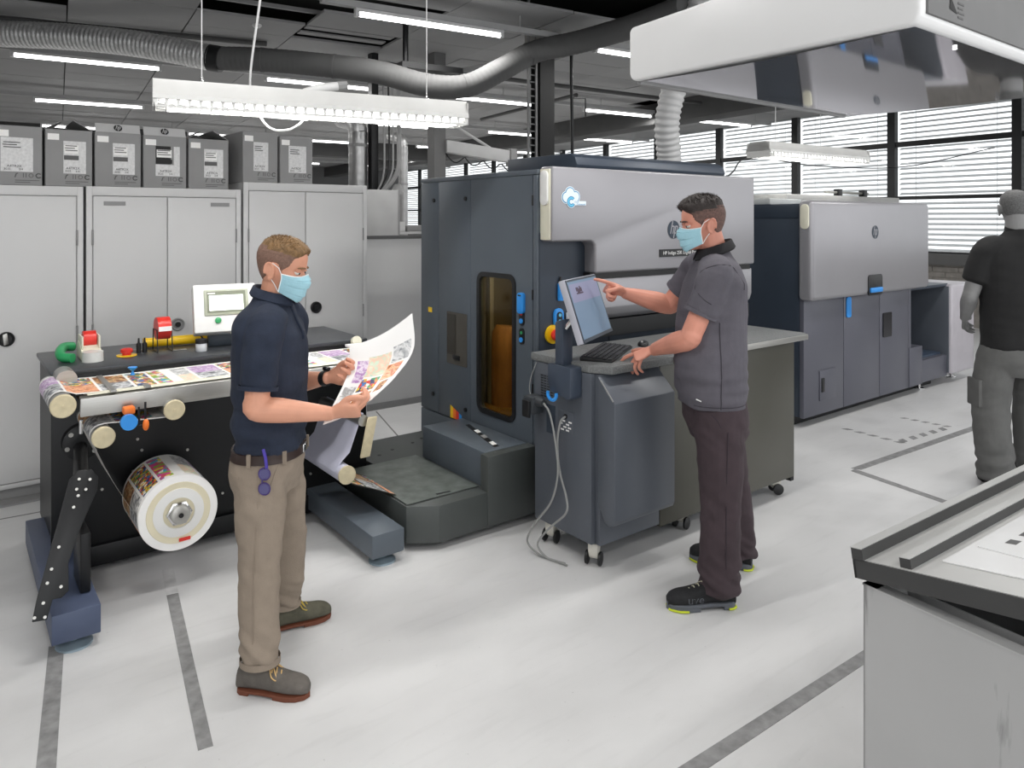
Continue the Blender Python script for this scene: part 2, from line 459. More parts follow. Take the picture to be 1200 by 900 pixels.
for k, y0 in enumerate(bays):
    y1 = y0 + 2.0
    f = MB()
    f.box(WX - .02, WX + .08, y0 - .07, y0 + .07, 1.17, 3.86)
    for a, b in ((1.165, 1.20), (2.08, 2.14), (3.0, 3.09), (3.80, 3.86)): f.box(WX, WX + .06, y0 + .06, y1 - .06, a, b)
    w = struct('window_%d' % (k + 1), room(f), FRAMEM)
    for a, b in ((1.2, 2.08), (2.14, 3.0), (3.09, 3.80)):
        obj('pane', room(MB().box(WX + .025, WX + .031, y0 + .06, y1 - .06, a, b)), PANE, w)
    vis = k >= 1
    nth = k - 1 if k > 1 else k
    bl = thing('venetian_blind', 'white slatted venetian blind outside the %s window bay counted from the right edge' % (ORD[k - 1] if k else 'unseen'),
               'blind', rp(WX + .15, (y0 + y1) / 2, 1.2), RA, 'venetian blinds along the window wall')
    sl = MB(); z = 1.22
    while z < 3.78:
        c = (WX + .15, (y0 + y1) / 2, z)
        sl.obox(c, (0, .93, 0), (.036, 0, .020), (-.0006, 0, .0011))
        z += .088
    obj('slats', room(sl), BLINDM, bl, kind='stuff')
    cd = MB()
    for yy in (y0 + .35, y1 - .35): cd.cyl((WX + .15, yy, 1.2), (WX + .15, yy, 3.8), .004, n=6)
    obj('ladder_cord', room(cd), BLINDM, bl)
    obj('head_rail', room(MB().box(WX + .115, WX + .185, y0 + .06, y1 - .06, 3.79, 3.85)), BLINDM, bl)
struct('wall_back', room(MB().box(-4.2, WX + .3, 29.6, 29.85, -0.1, 4.14)), mat('back_wall_grey', '#6e6e6e', 0.85, 0, 0.06, 1))
struct('wall_left', room(MB().box(-4.4, -4.2, -3.5, 29.0, -0.1, 4.14)), WALLM)

# ceiling lighting: rails with 1.5 m tubes, pitch 2.6 m by 3.5 m
HOUS = mat('lamp_housing_white', '#d2d2d2', 0.5)
RAILM = mat('lighting_rail_grey', '#a5a5a5', 0.55)
def area(parent, loc, sx, sy, watt, rz):
    d = bpy.data.lights.new('tube_light_source', 'AREA'); d.shape = 'RECTANGLE'; d.size = sx; d.size_y = sy; d.energy = watt; d.color = (1, .985, .96)
    o = bpy.data.objects.new('tube_light_source', d); COL.objects.link(o)
    o.parent = parent; o.location = loc; o.rotation_euler = (0, 0, rz)
    return o
tl0 = None
ROWS = [(-0.8, [-3.0, -0.4, 2.2, 4.8]), (2.7, [-3.0, -0.4, 2.2, 4.8, 7.4]), (6.2, [2.2, 4.83]), (9.7, [-0.45, 2.24, 4.84, 7.32, 9.85]), (13.2, [-0.33, 2.33, 4.95, 7.5, 9.9]), (16.75, [-0.3, 2.3, 4.9, 7.5, 10.0]), (20.1, [0.9, 3.4, 5.85, 8.4]), (23.6, [0.5, 3.1, 5.7, 8.3])]  # first two rows are out of view, added to brighten the scene
ROWN = ['unseen added rear row', 'unseen added overhead row', 'nearest row', 'second row', 'third row', 'fourth row', 'fifth row', 'farthest row']
for (y, xs), rn in zip(ROWS, ROWN):
    rail = MB().box(1.9 if y == 6.2 else -4.0, 11.9, y - .035, y + .035, 3.585, 3.64)
    rods = MB()
    for q in range(6):
        xx = 2.0 + q * 1.9; rods.cyl((xx, y, 3.64), (xx, y, 4.15), .006, n=6)
    rt_ = thing('lighting_rail', 'long grey lighting rail of the %s of ceiling tubes' % rn, 'lighting rail', rp(4, y, 3.64), RA)
    obj('rail', room(rail), RAILM, rt_); obj('hanger_rods', room(rods), RAILM, rt_, kind='stuff')
    for i, x in enumerate(xs):
        lab = 'lit ceiling tube, %s from the left in the %s of ceiling tubes' % (ORD[i], rn)
        if tl0 is None:
            tl0 = thing('ceiling_tube_light', lab, 'ceiling light', rp(x, y, 3.585), RA, 'ceiling tube lights')
            obj('housing', room(MB().box(x, x + 1.5, y - .03, y + .03, 3.552, 3.584, .004)), HOUS, tl0)
            obj('tube', room(MB().cyl((x + .03, y, 3.53), (x + 1.47, y, 3.53), .018, n=10)), LAMP, tl0)
            for e in (x, x + 1.465): obj('end_cap', room(MB().box(e, e + .035, y - .028, y + .028, 3.508, 3.552, .004)), HOUS, tl0)
            a_ = area(tl0, (.75, 0, -.083), 1.4, .045, TUBE_WATT, 0)
        else:
            dup(tl0, rp(x, y, 3.585), RA, lab)

def spline(pts, n):
    P = [Vector(p) for p in pts]; out = []
    for i in range(len(P) - 1):
        a, b = P[i], P[i + 1]; pa = P[i - 1] if i else a - (b - a); pb = P[i + 2] if i + 2 < len(P) else b + (b - a)
        for k in range(n):
            t = k / n
            out.append(.5 * ((2 * a) + (b - pa) * t + (2 * pa - 5 * a + 4 * b - pb) * t * t + (3 * a - pa - 3 * b + pb) * t ** 3))
    out.append(P[-1]); return out
# two louvred work lamps hung on wires
LOUV = mat('louvre_white', '#c9c9c7', 0.4)
def pendant(name, label, x, y, z, ang, L, watt, W=.17):
    t = thing(name, label, 'hanging lamp', (x, y, z), ang, 'louvred work lamps')
    T = WM[t.name]
    def w(mb): mb.v = [tuple(T @ Vector(p)) for p in mb.v]; return mb
    up = MB(); up.prism([(-W * .36, .14), (W * .36, .14), (W * .5, .07), (W * .54, .065), (W * .55, .042), (W * .5, .040), (W * .47, .055), (-W * .47, .055), (-W * .5, .040), (-W * .55, .042), (-W * .54, .065), (-W * .5, .07)], 'x', 0, L)
    obj('housing', w(up), LOUV, t)
    for e in (0.0, L - .004): obj('end_plate', w(MB().box(e, e + .004, -W * .5, W * .5, .002, .13)), LOUV, t)
    fins = MB(); n = int(L / .05)
    for i in range(n + 1):
        xx = .012 + (L - .024) * i / n; fins.prism([(xx - .010, .040), (xx + .010, .040), (xx + .002, .002), (xx - .002, .002)], 'y', -W * .52, W * .52)
    for yy in (-W * .52, 0.0, W * .52): fins.box(0.01, L - .01, yy - .0015, yy + .0015, .002, .012)
    obj('louvre', w(fins), LOUV, t, kind='stuff')
    for yy in (-W * .3, W * .3): obj('tube', w(MB().cyl((.05, yy, .049), (L - .05, yy, .049), .006, n=8)), LAMP, t)
    area(t, (L / 2, 0, .0415), L - .1, W * .8, watt, 0)
    return t, w
p1, w1 = pendant('work_lamp', 'white louvred work lamp hung on two wires over the web inspection table', .80, 3.90, 2.275, math.atan2(-.32, 1.57), 1.62, 22)
for xx in (.22, 1.40):
    obj('wire', w1(MB().cyl((xx, 0, .17), (xx, 0, 1.48), .003, n=6)), HOUS, p1)
    obj('wire_clip', w1(MB().cyl((xx, 0, .138), (xx, 0, .175), .012, .005, n=10)), CHROME, p1)
obj('power_lead', w1(MB().tube(spline([(.62, .02, 1.46), (.56, .02, 1.1), (.5, .02, .6), (.46, .10, .2), (.49, .10, .05), (.55, .05, -.055), (.63, 0, -.07), (.70, 0, -.03), (.72, 0, .01)], 8), .006, 8)), HOUS, p1)
sp = MB(); sp.tube([(.72, .02, .14), (.80, .02, .165), (.90, .02, .185)], [.018, .024, .024], 10); obj('lead_socket', w1(sp), HOUS, p1)
obj('socket_nut', w1(MB().cyl((.90, .02, .185), (.95, .02, .195), .027, .025, n=8)), GREYP, p1)
p2, w2 = pendant('work_lamp', 'white work lamp hung over the right-hand press unit in front of the windows', 5.72, 3.86, 2.29, math.atan2(-.08, 1.59), 1.6, 22, .24)
obj('wire', w2(MB().cyl((.95, 0, .14), (.95, 0, 1.45), .003, n=6)), HOUS, p2)
obj('wire', w2(MB().cyl((.25, 0, .14), (.25, 0, 1.45), .003, n=6)), HOUS, p2)

# ducts, columns, pipes under the ceiling
FOIL = mat('foil_duct', '#cfcfcf', 0.38, 0.7, 0.2, 30, 0.9, 60)
DUCTG = mat('grey_fabric_duct', '#585858', 0.85, 0, 0.05, 3, 0.2, 40)
def ribbed(path, r, amp, per):
    R = []; s = 0
    for i, p in enumerate(path):
        if i: s += (p - path[i - 1]).length
        R.append(r + amp * math.sin(2 * PI * s / per))
    return R
dk = thing('flexible_air_duct', 'long air duct under the ceiling, silver foil on the left and grey on the right', 'air duct', (2.4, 7.2, 3.3))
pa = spline([(-.9, 9.7, 3.58), (-.2, 9.2, 3.57), (.43, 8.75, 3.55), (.96, 8.35, 3.52), (1.49, 7.94, 3.45), (2.08, 7.48, 3.31)], 64)
obj('foil_section', MB().tube(pa, ribbed(pa, .125, .005, .042), 20), FOIL, dk, 80)
pb = spline([(2.08, 7.48, 3.31), (2.41, 7.23, 3.30), (2.81, 6.93, 3.26), (3.33, 6.52, 3.18), (3.73, 6.22, 3.05), (4.06, 6.02, 3.05), (4.42, 5.92, 3.24), (4.78, 5.82, 3.45), (5.05, 5.45, 3.52), (5.2, 4.85, 3.58), (5.15, 4.2, 3.6)], 30)
obj('grey_section', MB().tube(pb, ribbed(pb, .115, .0015, .05), 20), DUCTG, dk, 80)
obj('joint_band', MB().cyl((2.05, 7.505, 3.317), (2.14, 7.435, 3.298), .13, n=20), BLACKP, dk)
for i in (34, 72, 150, 205):
    q = pb[i]; e = (pb[i + 1] - q).normalized() * .012; obj('seam_ring', MB().cyl(q - e, q + e, .12, n=20), DUCTG, dk)
vd = thing('exhaust_hose', 'pale ribbed exhaust hose rising to the ceiling behind the press cover', 'air duct', (5.5, 4.3, 2.0))
pv = spline([(5.12, 4.35, 1.98), (5.08, 4.33, 2.3), (5.0, 4.28, 2.6), (5.05, 4.22, 2.95), (5.22, 4.18, 3.4), (5.3, 4.15, 3.74)], 40)
obj('hose', MB().tube(pv, ribbed(pv, .105, .006, .055), 20), mat('pale_hose', '#bdbdbd', 0.5, 0.1), vd, 80)
cl = thing('steel_column', 'black steel column with a cable ladder behind the printing press', 'column', (5.14, 6.14, 0))
cb = MB(); cb.box(5.04, 5.24, 6.06, 6.075, 0, 3.75); cb.box(5.04, 5.24, 6.205, 6.22, 0, 3.75); cb.box(5.13, 5.15, 6.075, 6.205, 0, 3.75)
obj('column_shaft', cb, mat('column_black', '#0e0f10', .7), cl)
ld = MB(); ld.box(4.93, 4.955, 6.13, 6.15, 1.9, 4.1); ld.box(5.0, 5.02, 6.08, 6.10, 1.9, 3.7)
for k in range(22): ld.box(4.95, 5.01, 6.11, 6.12, 2.0 + k * .075, 2.012 + k * .075)
obj('cable_ladder', ld, GREYP, cl)
obj('head_plate', MB().box(5.0, 5.3, 6.0, 6.28, 3.55, 3.76, .01), STEEL, cl)
dp = thing('drop_pipe', 'thin dark cable pipe hanging from the ceiling right of the black column', 'pipe', (5.4, 5.95, 2.1))
obj('pipe', MB().tube([(5.36, 5.92, 3.75), (5.36, 5.92, 3.2), (5.37, 5.92, 2.7), (5.38, 5.92, 2.05)], .018, 8), BLACKM, dp)
obj('bracket', MB().tube([(5.36, 5.92, 3.05), (5.5, 5.85, 3.05), (5.5, 5.85, 2.85)], .01, 6), BLACKM, dp)
PIPEM = mat('pipe_dark_grey', '#4e4e4e', 0.6, 0.3)
for (nm, lab, pth, r) in (
    ('ceiling_pipe', 'dark sprinkler pipe running along the ceiling behind the grey duct', [rp(2.9, 8.4, 3.62), rp(9.3, 8.6, 3.62)], .03),
    ('ceiling_pipe', 'short dark ceiling pipe slanting away right of the black column', [rp(6.6, 8.9, 3.6), rp(6.7, 12.0, 3.6)], .03),
    ('ceiling_pipe', 'thick dark pipe along the upper edge of the foil duct', [rp(-2.0, 9.0, 3.72), rp(2.0, 8.55, 3.72)], .03)):
    solo(nm, MB().tube(pth, r, 8), PIPEM, pth[0], lab, 'pipe')
ct = thing('cable_tray', 'black bent cable tray below the ceiling beside the grey duct', 'cable tray', rp(3.6, 7.0, 3.4))
tb = MB()
for a, b in (((2.95, 6.95, 3.3), (3.65, 6.95, 3.3)), ((3.65, 6.95, 3.3), (4.35, 6.3, 3.45))):
    a, b = Vector(rp(*a)), Vector(rp(*b)); dd = (b - a); nn = Vector((0, 0, 1)).cross(dd).normalized(); tb.obox((a + b) / 2, dd / 2 * 1.04, nn * .07, Vector((0, 0, .03)))
obj('tray', tb, BLACKM, ct)
obj('hanger', MB().cyl(rp(3.0, 6.95, 3.3), rp(3.0, 6.95, 3.76), .03, n=8), BLACKM, ct)
for k, (x, y) in enumerate(((1.75, 7.9), )):
    solo('smoke_detector', MB().lathe([(.05, 0), (.05, .015), (.03, .035), (.0, .036)], rp(x, y, 3.76), (0, 0, -1), 16), HOUS, rp(x, y, 3.76), 'small round white smoke detector on the ceiling', 'detector')
wc = thing('window_cable', 'thin black cable sagging across the windows above the right-hand press unit', 'cable', (8, 5, 2.4))
obj('cable', MB().tube(spline([(5.3, 3.9, 2.08), (6.1, 4.4, 2.2), (7.3, 5.0, 2.45), (9.2, 5.3, 2.45), (11.0, 5.0, 2.5), (12.3, 4.3, 2.8)], 8), .008, 6), BLACKP, wc)
# ---------------------------------------------------------------- storage cabinets along the back
CABM = mat('cabinet_light_grey', '#cbcbcb', 0.5, 0, 0.02, 1.2)
CABD = mat('cabinet_shadow_gap', '#55565a', 0.8)
def cabinet(label, x0, x1, y, top, xs, handle, tags=(), split=True):
    t = thing('storage_cabinet', label, 'cabinet', ((x0 + x1) / 2, y, 0))
    b = MB(); b.box(x0, x1, y + .022, y + .46, .07, top); b.box(x0, x0 + .035, y, y + .03, .07, top, .002); b.box(x1 - .035, x1, y, y + .03, .07, top, .002)
    b.box(x0 + .035, x1 - .035, y, y + .03, top - .06, top, .002); b.box(x0 + .035, x1 - .035, y, y + .03, .07, .10, .002)
    obj('carcass', b, CABM, t)
    obj('plinth', MB().box(x0 + .01, x1 - .01, y + .02, y + .45, 0, .07), GREYP, t)
    for a, e, side in ((x0 + .04, xs - .003, -1), (xs + .003, x1 - .04, 1)):
        d = obj('door', MB().box(a, e, y - .002, y + .018, .105, top - .065, .002), CABM, t)
        hx = a - .004 if side < 0 else e + .004
        for zz in (.35, 1.0, 1.62): obj('hinge', MB().cyl((hx, y - .006, zz - .05), (hx, y - .006, zz + .05), .006, n=8), GREYP, d)
        for tx in tags:
            if a < tx < e: obj('name_plate', MB().box(tx - .065, tx + .065, y - .006, y - .001, top - .125, top - .098), GREYP, d)
        if handle and ((handle[0] < xs) == (side < 0)):
            hx, hz, kind = handle
            h = obj('handle', MB().lathe([(.045, 0), (.045, .012), (.038, .018), (.03, .010)], (hx, y - .002, hz), (0, -1, 0), 24), BLACKP if kind != 'grey' else GREYP, d)
            g = MB()
            if kind == 'lever': g.obox((hx - .004, y - .018, hz), (.012, 0, .004), (0, .004, 0), (-.004, 0, .034), bev=.002)
            else: g.cyl((hx, y - .012, hz), (hx, y - .024, hz), .018, n=16)
            obj('key_turn', g, CHROME if kind == 'lever' else BLACKP, d) if False else None
            g2 = g; d2 = t; obj('handle_grip', g2, STEEL if kind == 'lever' else BLACKP, t)
    return t
cabinet('light grey steel cabinet at the left edge, under the two leftmost boxes', -.285, .718, 5.52, 1.952, .215, (.302, 1.0, 'lever'))
cabinet('light grey two-door steel cabinet between the two other grey cabinets', .735, 1.73, 5.52, 1.957, 1.226, (1.292, 1.006, 'grey'), (.90, 1.58))
cabinet('tallest light grey steel cabinet, right end of the row with the black knob', 1.748, 2.745, 5.52, 2.015, 2.222, (2.305, 1.052, 'round'))
struct('baseboard_back', MB().box(-.285, 2.745, 5.4, 5.515, 0, .012), GREYP)

# cardboard boxes on the cabinets
CARD = mat('grey_cardboard', '#909090', 0.85, 0, 0.04, 5)
CARDL = mat('pale_cardboard_top', '#b9b9b9', 0.85, 0, 0.03)
INK = mat('black_print', '#1d1d1d', 0.7)
INKG = mat('grey_print', '#5c5c5c', 0.7)
LABP = mat('label_grey_mottle', '#d6d6d6', 0.6, 0, 0.12, 60)
def carton(label, x0, x1, ztop, zb, style, rz=0.0, lab=(.38, .86), dark=False, depth=.46):
    w, h = x1 - x0, ztop - zb
    t = thing('cardboard_box', label, 'box', ((x0 + x1) / 2, 5.56, zb), rz, 'grey cardboard boxes on the cabinets')
    T = WM[t.name]
    W = lambda mb: (setattr(mb, 'v', [tuple(T @ Vector(p)) for p in mb.v]), mb)[1]
    hw = w / 2
    b = MB(); b.box(-hw, hw, 0, depth, 0, h, .004, seg=1)
    obj('carton_body', W(b), CARD, t)
    if style == 'flaps':
        for s_ in (-1, 1):
            x = s_ * hw
            f = MB().obox((x - s_ * .052, depth / 2, h + .032), (.055, 0, -s_ * .032), (0, depth / 2 - .01, 0), (.001, 0, .002)); obj('flap', W(f), CARD, t)
    if style == 'flap_up':
        f = MB().obox((0, .02, h + .028), (hw - .004, 0, 0), (0, .018, .03), (0, .002, -.001)); fo = obj('flap', W(f), CARDL, t)
        lg = MB(); hp_logo((0, .0165, h + .03), .026, (1, 0, 0), (0, .5, .86), lg, 0, 1, .002); obj('printed_emblem', W(lg), [INK, CARDL], fo)
    # shipping label with its lines
    lx0, lx1 = -hw + lab[0] * w, -hw + lab[1] * w; lz0, lz1 = .23 * h, .80 * h
    if dark: obj('dark_label', W(MB().box(lx0, lx0 + .62 * (lx1 - lx0), -.0016, -.0004, lz0 + .4 * (lz1 - lz0), lz1 + .0)), INK, t)
    l = MB(); l.box(lx0, lx1, -.0012, .0, lz0, lz0 + (.38 if dark else 1.0) * (lz1 - lz0)); 
    if dark: l.box(lx0 + .75 * (lx1 - lx0), lx1, -.0012, 0, lz0 + .381 * (lz1 - lz0), lz1)
    sh = obj('shipping_label', W(l), LABP, t)
    pr = MB(); lw = lx1 - lx0
    if style != 'plain':
        pr.box(lx0 + .02 * lw, lx0 + .68 * lw, -.0022, -.0013, lz0 + .42 * (lz1 - lz0), lz0 + .56 * (lz1 - lz0), m=1 if not dark else 0)
        pr.box(lx0 + .04 * lw, lx0 + .66 * lw, -.0026, -.0013, lz0 + .62 * (lz1 - lz0), lz0 + .88 * (lz1 - lz0), m=2)
    for q, (a, e) in enumerate(((.08, .6), (.06, .5), (.08, .62))):
        zz = lz0 + (.84 - q * .07) * (lz1 - lz0); pr.box(lx0 + a * lw, lx0 + e * lw, -.003, -.0028, zz, zz + .006, m=1)
    obj('label_print', W(pr), [INK, INKG, PAPER], sh)
    tx = MB(); text_mb('A4TR2X', .022, (lx0 + .42 * lw, -.0014, lz0 + .16 * (lz1 - lz0)), (1, 0, 0), (0, 0, 1), .001, tx)
    text_mb('3025', .018, (lx0 + .2 * lw, -.0014, lz0 + .07 * (lz1 - lz0)), (1, 0, 0), (0, 0, 1), .001, tx); text_mb('3/4', .018, (lx0 + .62 * lw, -.0014, lz0 + .07 * (lz1 - lz0)), (1, 0, 0), (0, 0, 1), .001, tx)
    obj('label_numbers', W(tx), INK, sh)
    obj('small_sticker', W(MB().box(-hw + .05 * w, -hw + .29 * w, -.0012, 0, .81 * h, .92 * h)), PAPER, t)
    # handling marks: arrows, ring, lines
    mk = MB(); z0 = .135 * h; xx = -hw + .42 * w
    mk.tube([(xx, -.001, z0), (xx + .006, -.001, z0 + .022), (xx + .016, -.001, z0 + .026)], .0028, 5)
    for s_ in (0, .014): mk.box(xx + .042 + s_, xx + .046 + s_, -.0012, 0, z0, z0 + .028)
    mk.tube([(xx + .085 + .012 * math.cos(a_), -.001, z0 + .013 + .012 * math.sin(a_)) for a_ in [i * PI / 5 for i in range(10)]], .0016, 4, closed=True)
    mk.tube([(xx + .125 + .014 * math.cos(a_), -.001, z0 + .013 + .014 * math.sin(a_)) for a_ in [i * PI / 5 + .6 for i in range(9)]], .0036, 5)
    for q in range(2): mk.box(xx, xx + .08 + .05 * q, -.0012, 0, .05 * h + q * .012, .05 * h + q * .012 + .004)
    obj('handling_marks', W(mk), INKG, t)
    return t
carton('grey carton cut off by the left edge, with a large white label', .245, .495, 2.328, 1.953, 'plain', 0, (.12, .8))
carton('grey carton with two open top flaps, second from the left', .51, .775, 2.322, 1.953, 'flaps')
carton('grey carton with a raised pale flap and a pale label, third from the left', .79, 1.068, 2.325, 1.958, 'flap_up')
carton('grey carton with a black patch on its label, fourth from the left', 1.082, 1.361, 2.322, 1.958, 'flap_up', 0, (.28, .84), True)
carton('grey carton with open flaps at the right end of the middle cabinet', 1.376, 1.652, 2.318, 1.958, 'flaps')
carton('grey carton showing its left side, left of the two on the tallest cabinet', 1.752, 2.022, 2.395, 2.016, 'plain', math.radians(4), (.30, .72))
carton('grey carton at the right end of the row of boxes', 2.036, 2.295, 2.38, 2.016, 'plain', 0, (.26, .8))

# background behind and right of the cabinets
pt = thing('partition_panel', 'low light grey partition wall between the cabinets and the press', 'partition', (3.35, 6.1, 0))
obj('panel', MB().box(2.85, 4.2, 6.1, 6.14, .06, 1.56), CABM, pt); obj('panel_cap', MB().box(2.85, 4.2, 6.09, 6.15, 1.56, 1.59), mat('dark_cap', '#5a5a5a', .5), pt)
obj('base_rail', MB().box(2.85, 4.2, 6.09, 6.15, 0, .06), GREYP, pt)
gc = thing('grey_locker', 'mid grey steel locker standing behind the partition right of the tallest cabinet', 'locker', (3.25, 6.45, 0))
obj('locker_body', MB().box(3.02, 3.47, 6.3, 6.7, 0, 2.02, .004), mat('locker_grey', '#a2a2a2', .55), gc)
obj('side_gap', MB().box(3.465, 3.478, 6.296, 6.32, 1.0, 2.02), GREYP, gc)
for nm, lab, x, y, z0, z1, r, band in (('ventilation_pipe', 'wide spiral steel ventilation pipe behind the tallest cabinet', 4.0, 8.28, 0, 2.80, .115, 2.62), ('ventilation_pipe', 'thinner spiral steel pipe far behind, right of the grey locker', 6.0, 10.75, 0, 2.95, .075, 2.3)):
    t = thing(nm, lab, 'pipe', (x, y, 0))
    mb = MB(); n = int((z1 - z0) / .02); R = [r + .0025 * (1 if k % 5 == 0 else 0) for k in range(n)]
    obj('pipe_shaft', mb.tube([(x, y, z0 + (z1 - z0) * k / (n - 1)) for k in range(n)], R, 18), FOIL if r < 0 else mat('spiral_steel', '#a9a9a9', 0.35, 0.8, 0.12, 6), t, 60)
    obj('pipe_clamp', MB().cyl((x, y, band), (x, y, band + .04), r + .008, n=18), GREYP, t)
    obj('pipe_elbow', MB().tube(spline([(x, y, z1 - .01), (x - .02, y + .04, z1 + .12), (x - .06, y + .35, z1 + .2)], 8), r, 18), FOIL, t, 60)
t = thing('black_post', 'black post with bundled cables right of the wide steel pipe', 'post', (4.15, 8.18, 0))
obj('post_shaft', MB().box(4.1, 4.19, 8.12, 8.22, 0, 3.76), BLACKM, t)
CABLM = mat('pale_cable', '#a8a8a8', .6)
for k, (dx, dz) in enumerate(((.10, 0), (.15, .05), (.19, .02), (.25, .04))):
    obj('cable', MB().tube(spline([(4.12 + dx, 8.12 - dx * .6, 3.6), (4.13 + dx, 8.1 - dx * .6, 2.6), (4.12 + dx * .9, 8.1 - dx * .6, 2.25 + dz), (4.10 + dx * .4, 8.1, 2.03)], 8), .012 if k < 3 else .028, 6), BLACKP if k == 1 else CABLM, t)
obj('hanging_lamp_head', MB().lathe([(.03, .12), (.05, .10), (.09, .0), (.08, .0)], (4.36, 7.95, 2.05), (0, 0, 1), 14), CABLM, t)
t = thing('grey_column', 'square mid grey column left of the jib crane', 'column', (4.75, 7.7, 0))
obj('column_shaft', MB().box(4.68, 4.84, 7.62, 7.78, 0, 3.76), mat('column_grey', '#6b6b6b', .75), t)
t = thing('jib_crane', 'light grey jib crane arm with looped cable above the press', 'crane', (4.9, 7.6, 2.5))
a, b = Vector((4.84, 7.62, 2.63)), Vector((5.62, 7.35, 2.52)); d = b - a; nn = Vector((0, 0, 1)).cross(d).normalized()
obj('arm', MB().obox((a + b) / 2, d / 2, nn * .06, Vector((0, 0, .075)), bev=.01), mat('crane_grey', '#bdbdbd', .5), t)
obj('stay', MB().cyl((4.84, 7.62, 2.95), (5.35, 7.4, 2.62), .018, n=8), mat('crane_grey', '#bdbdbd', .5), t)
obj('end_trolley', MB().box(5.58, 5.68, 7.27, 7.39, 2.40, 2.62, .01), GREYP, t)
lp = []
for k in range(25):
    u = k / 24; p = a + d * u; lp.append((p.x, p.y, p.z - .09 - .09 * abs(math.sin(u * PI * 3.5))))
obj('cable_loops', MB().tube(lp, .008, 6), BLACKP, t)
t = thing('wall_shelf_unit', 'far low shelf with dark and pale boxes behind the partition', 'shelf', (5.1, 7.9, 0))
obj('shelf_top', MB().box(4.4, 5.6, 8.3, 8.9, 1.55, 1.58), CABM, t); 
for x in (4.45, 5.55): obj('upright', MB().box(x - .03, x + .03, 8.4, 8.8, 0, 1.55), GREYP, t)
for nm, lab, x0, x1, z0, h, m in (('storage_box', 'pale box on the far shelf, behind the partition', 4.42, 4.72, 1.58, .13, CABM), ('storage_box', 'low grey box on the far shelf, right of the pale box', 4.75, 5.15, 1.58, .08, GREYP), ('storage_box', 'black box on the far shelf behind the partition', 5.2, 5.5, 1.58, .16, BLACKP)):
    solo(nm, MB().box(x0, x1, 8.4, 8.7, z0, z0 + h, .005), m, (x0, 8.4, z0), lab, 'box')

# ---------------------------------------------------------------- printed pictures used on web, roll and sheet
P_SWATCH = picture('print_colour_swatches', ['#e9d63a', '#e0479a', '#3fb0c9', '#d9566b', '#8fc04a', '#f0ede6', '#b9639f'], 46, 'cells', 1.0)
P_FOOD = picture('print_roast_food', ['#2a1a12', '#7a4220', '#b8763c', '#e5c896', '#5c2d18', '#d98b4a'], 38, 'noise', 2.0)
P_GREY = picture('print_grey_machine', ['#1c1e22', '#70757b', '#e4e4e4', '#3c4046', '#bcbfc4'], 20, 'noise', 3.0)
P_ORANGE = picture('print_orange_fruit', ['#5a2f1c', '#e88a52', '#f6c59a', '#c25a34', '#f0a878'], 32, 'noise', 4.0)
P_CANDY = picture('print_sweets', ['#e6c12c', '#d23c30', '#2f6fb8', '#f4f0e4', '#c98a34', '#3c9a5a', '#2a2c5a'], 70, 'cells', 5.0)
P_LILAC = picture('print_lilac_lines', ['#c9a5cf', '#a878b4', '#e8dbe9', '#8f62a2'], 40, 'noise', 6.0)
P_PASTEL = picture('print_pastel_map', ['#efe6d2', '#cfe0c8', '#f0c9b0', '#e9e2c9', '#bcd3c4'], 34, 'noise', 7.0)
P_TEXT = picture('print_text_grey', ['#f3f3f2', '#e4e4e4', '#9a9a9a', '#f3f3f3', '#8a8a8a'], 26, 'noise', 8.0)
PICS = [PAPER, P_SWATCH, P_FOOD, P_GREY, P_ORANGE, P_CANDY, P_LILAC, P_PASTEL, P_TEXT]
def picture_slot(u, v, period):
    """slot of the picture printed at u metres along and v (0..1) across the web"""
    q = u % period
    if v < .06 or v > .94: return 0
    rows = [(.03, .09, 1, 1), (.10, .19, 5, 5), (.20, .335, 3, 2), (.345, .475, 4, 5), (.485, .62, 3, 6), (.63, .70, 7, 8)]
    for a, b, m1, m2 in rows:
        if a <= q <= b: return m1 if v < .5 else m2
    return 0
def web_strip(path, y0, y1, du=.012, nv=16, period=.72, u0=0.0, normal_off=0.0):
    """sheet swept along an XZ path between y0 and y1, pictures as faces of their own"""
    P = [Vector((p[0], 0, p[1])) for p in path]; S = [0]
    for i in range(1, len(P)): S.append(S[-1] + (P[i] - P[i - 1]).length)
    n = max(2, int(S[-1] / du)); pts = []; us = []
    j = 0
    for k in range(n + 1):
        s = S[-1] * k / n
        while j < len(S) - 2 and S[j + 1] < s: j += 1
        q = P[j].lerp(P[j + 1], (s - S[j]) / max(S[j + 1] - S[j], 1e-9))
        us.append(s + u0); pts.append([(q.x, y0 + (y1 - y0) * v / nv, q.z) for v in range(nv + 1)])
    mb = MB(); mb.grid(pts, 0, lambda i, jj: picture_slot((us[i] + us[i + 1]) / 2, (jj + .5) / nv, period)); return mb
def arc(cx, cz, r, a0, a1, k=14):
    return [(cx + r * math.cos(math.radians(a0 + (a1 - a0) * i / k)), cz + r * math.sin(math.radians(a0 + (a1 - a0) * i / k))) for i in range(k + 1)]

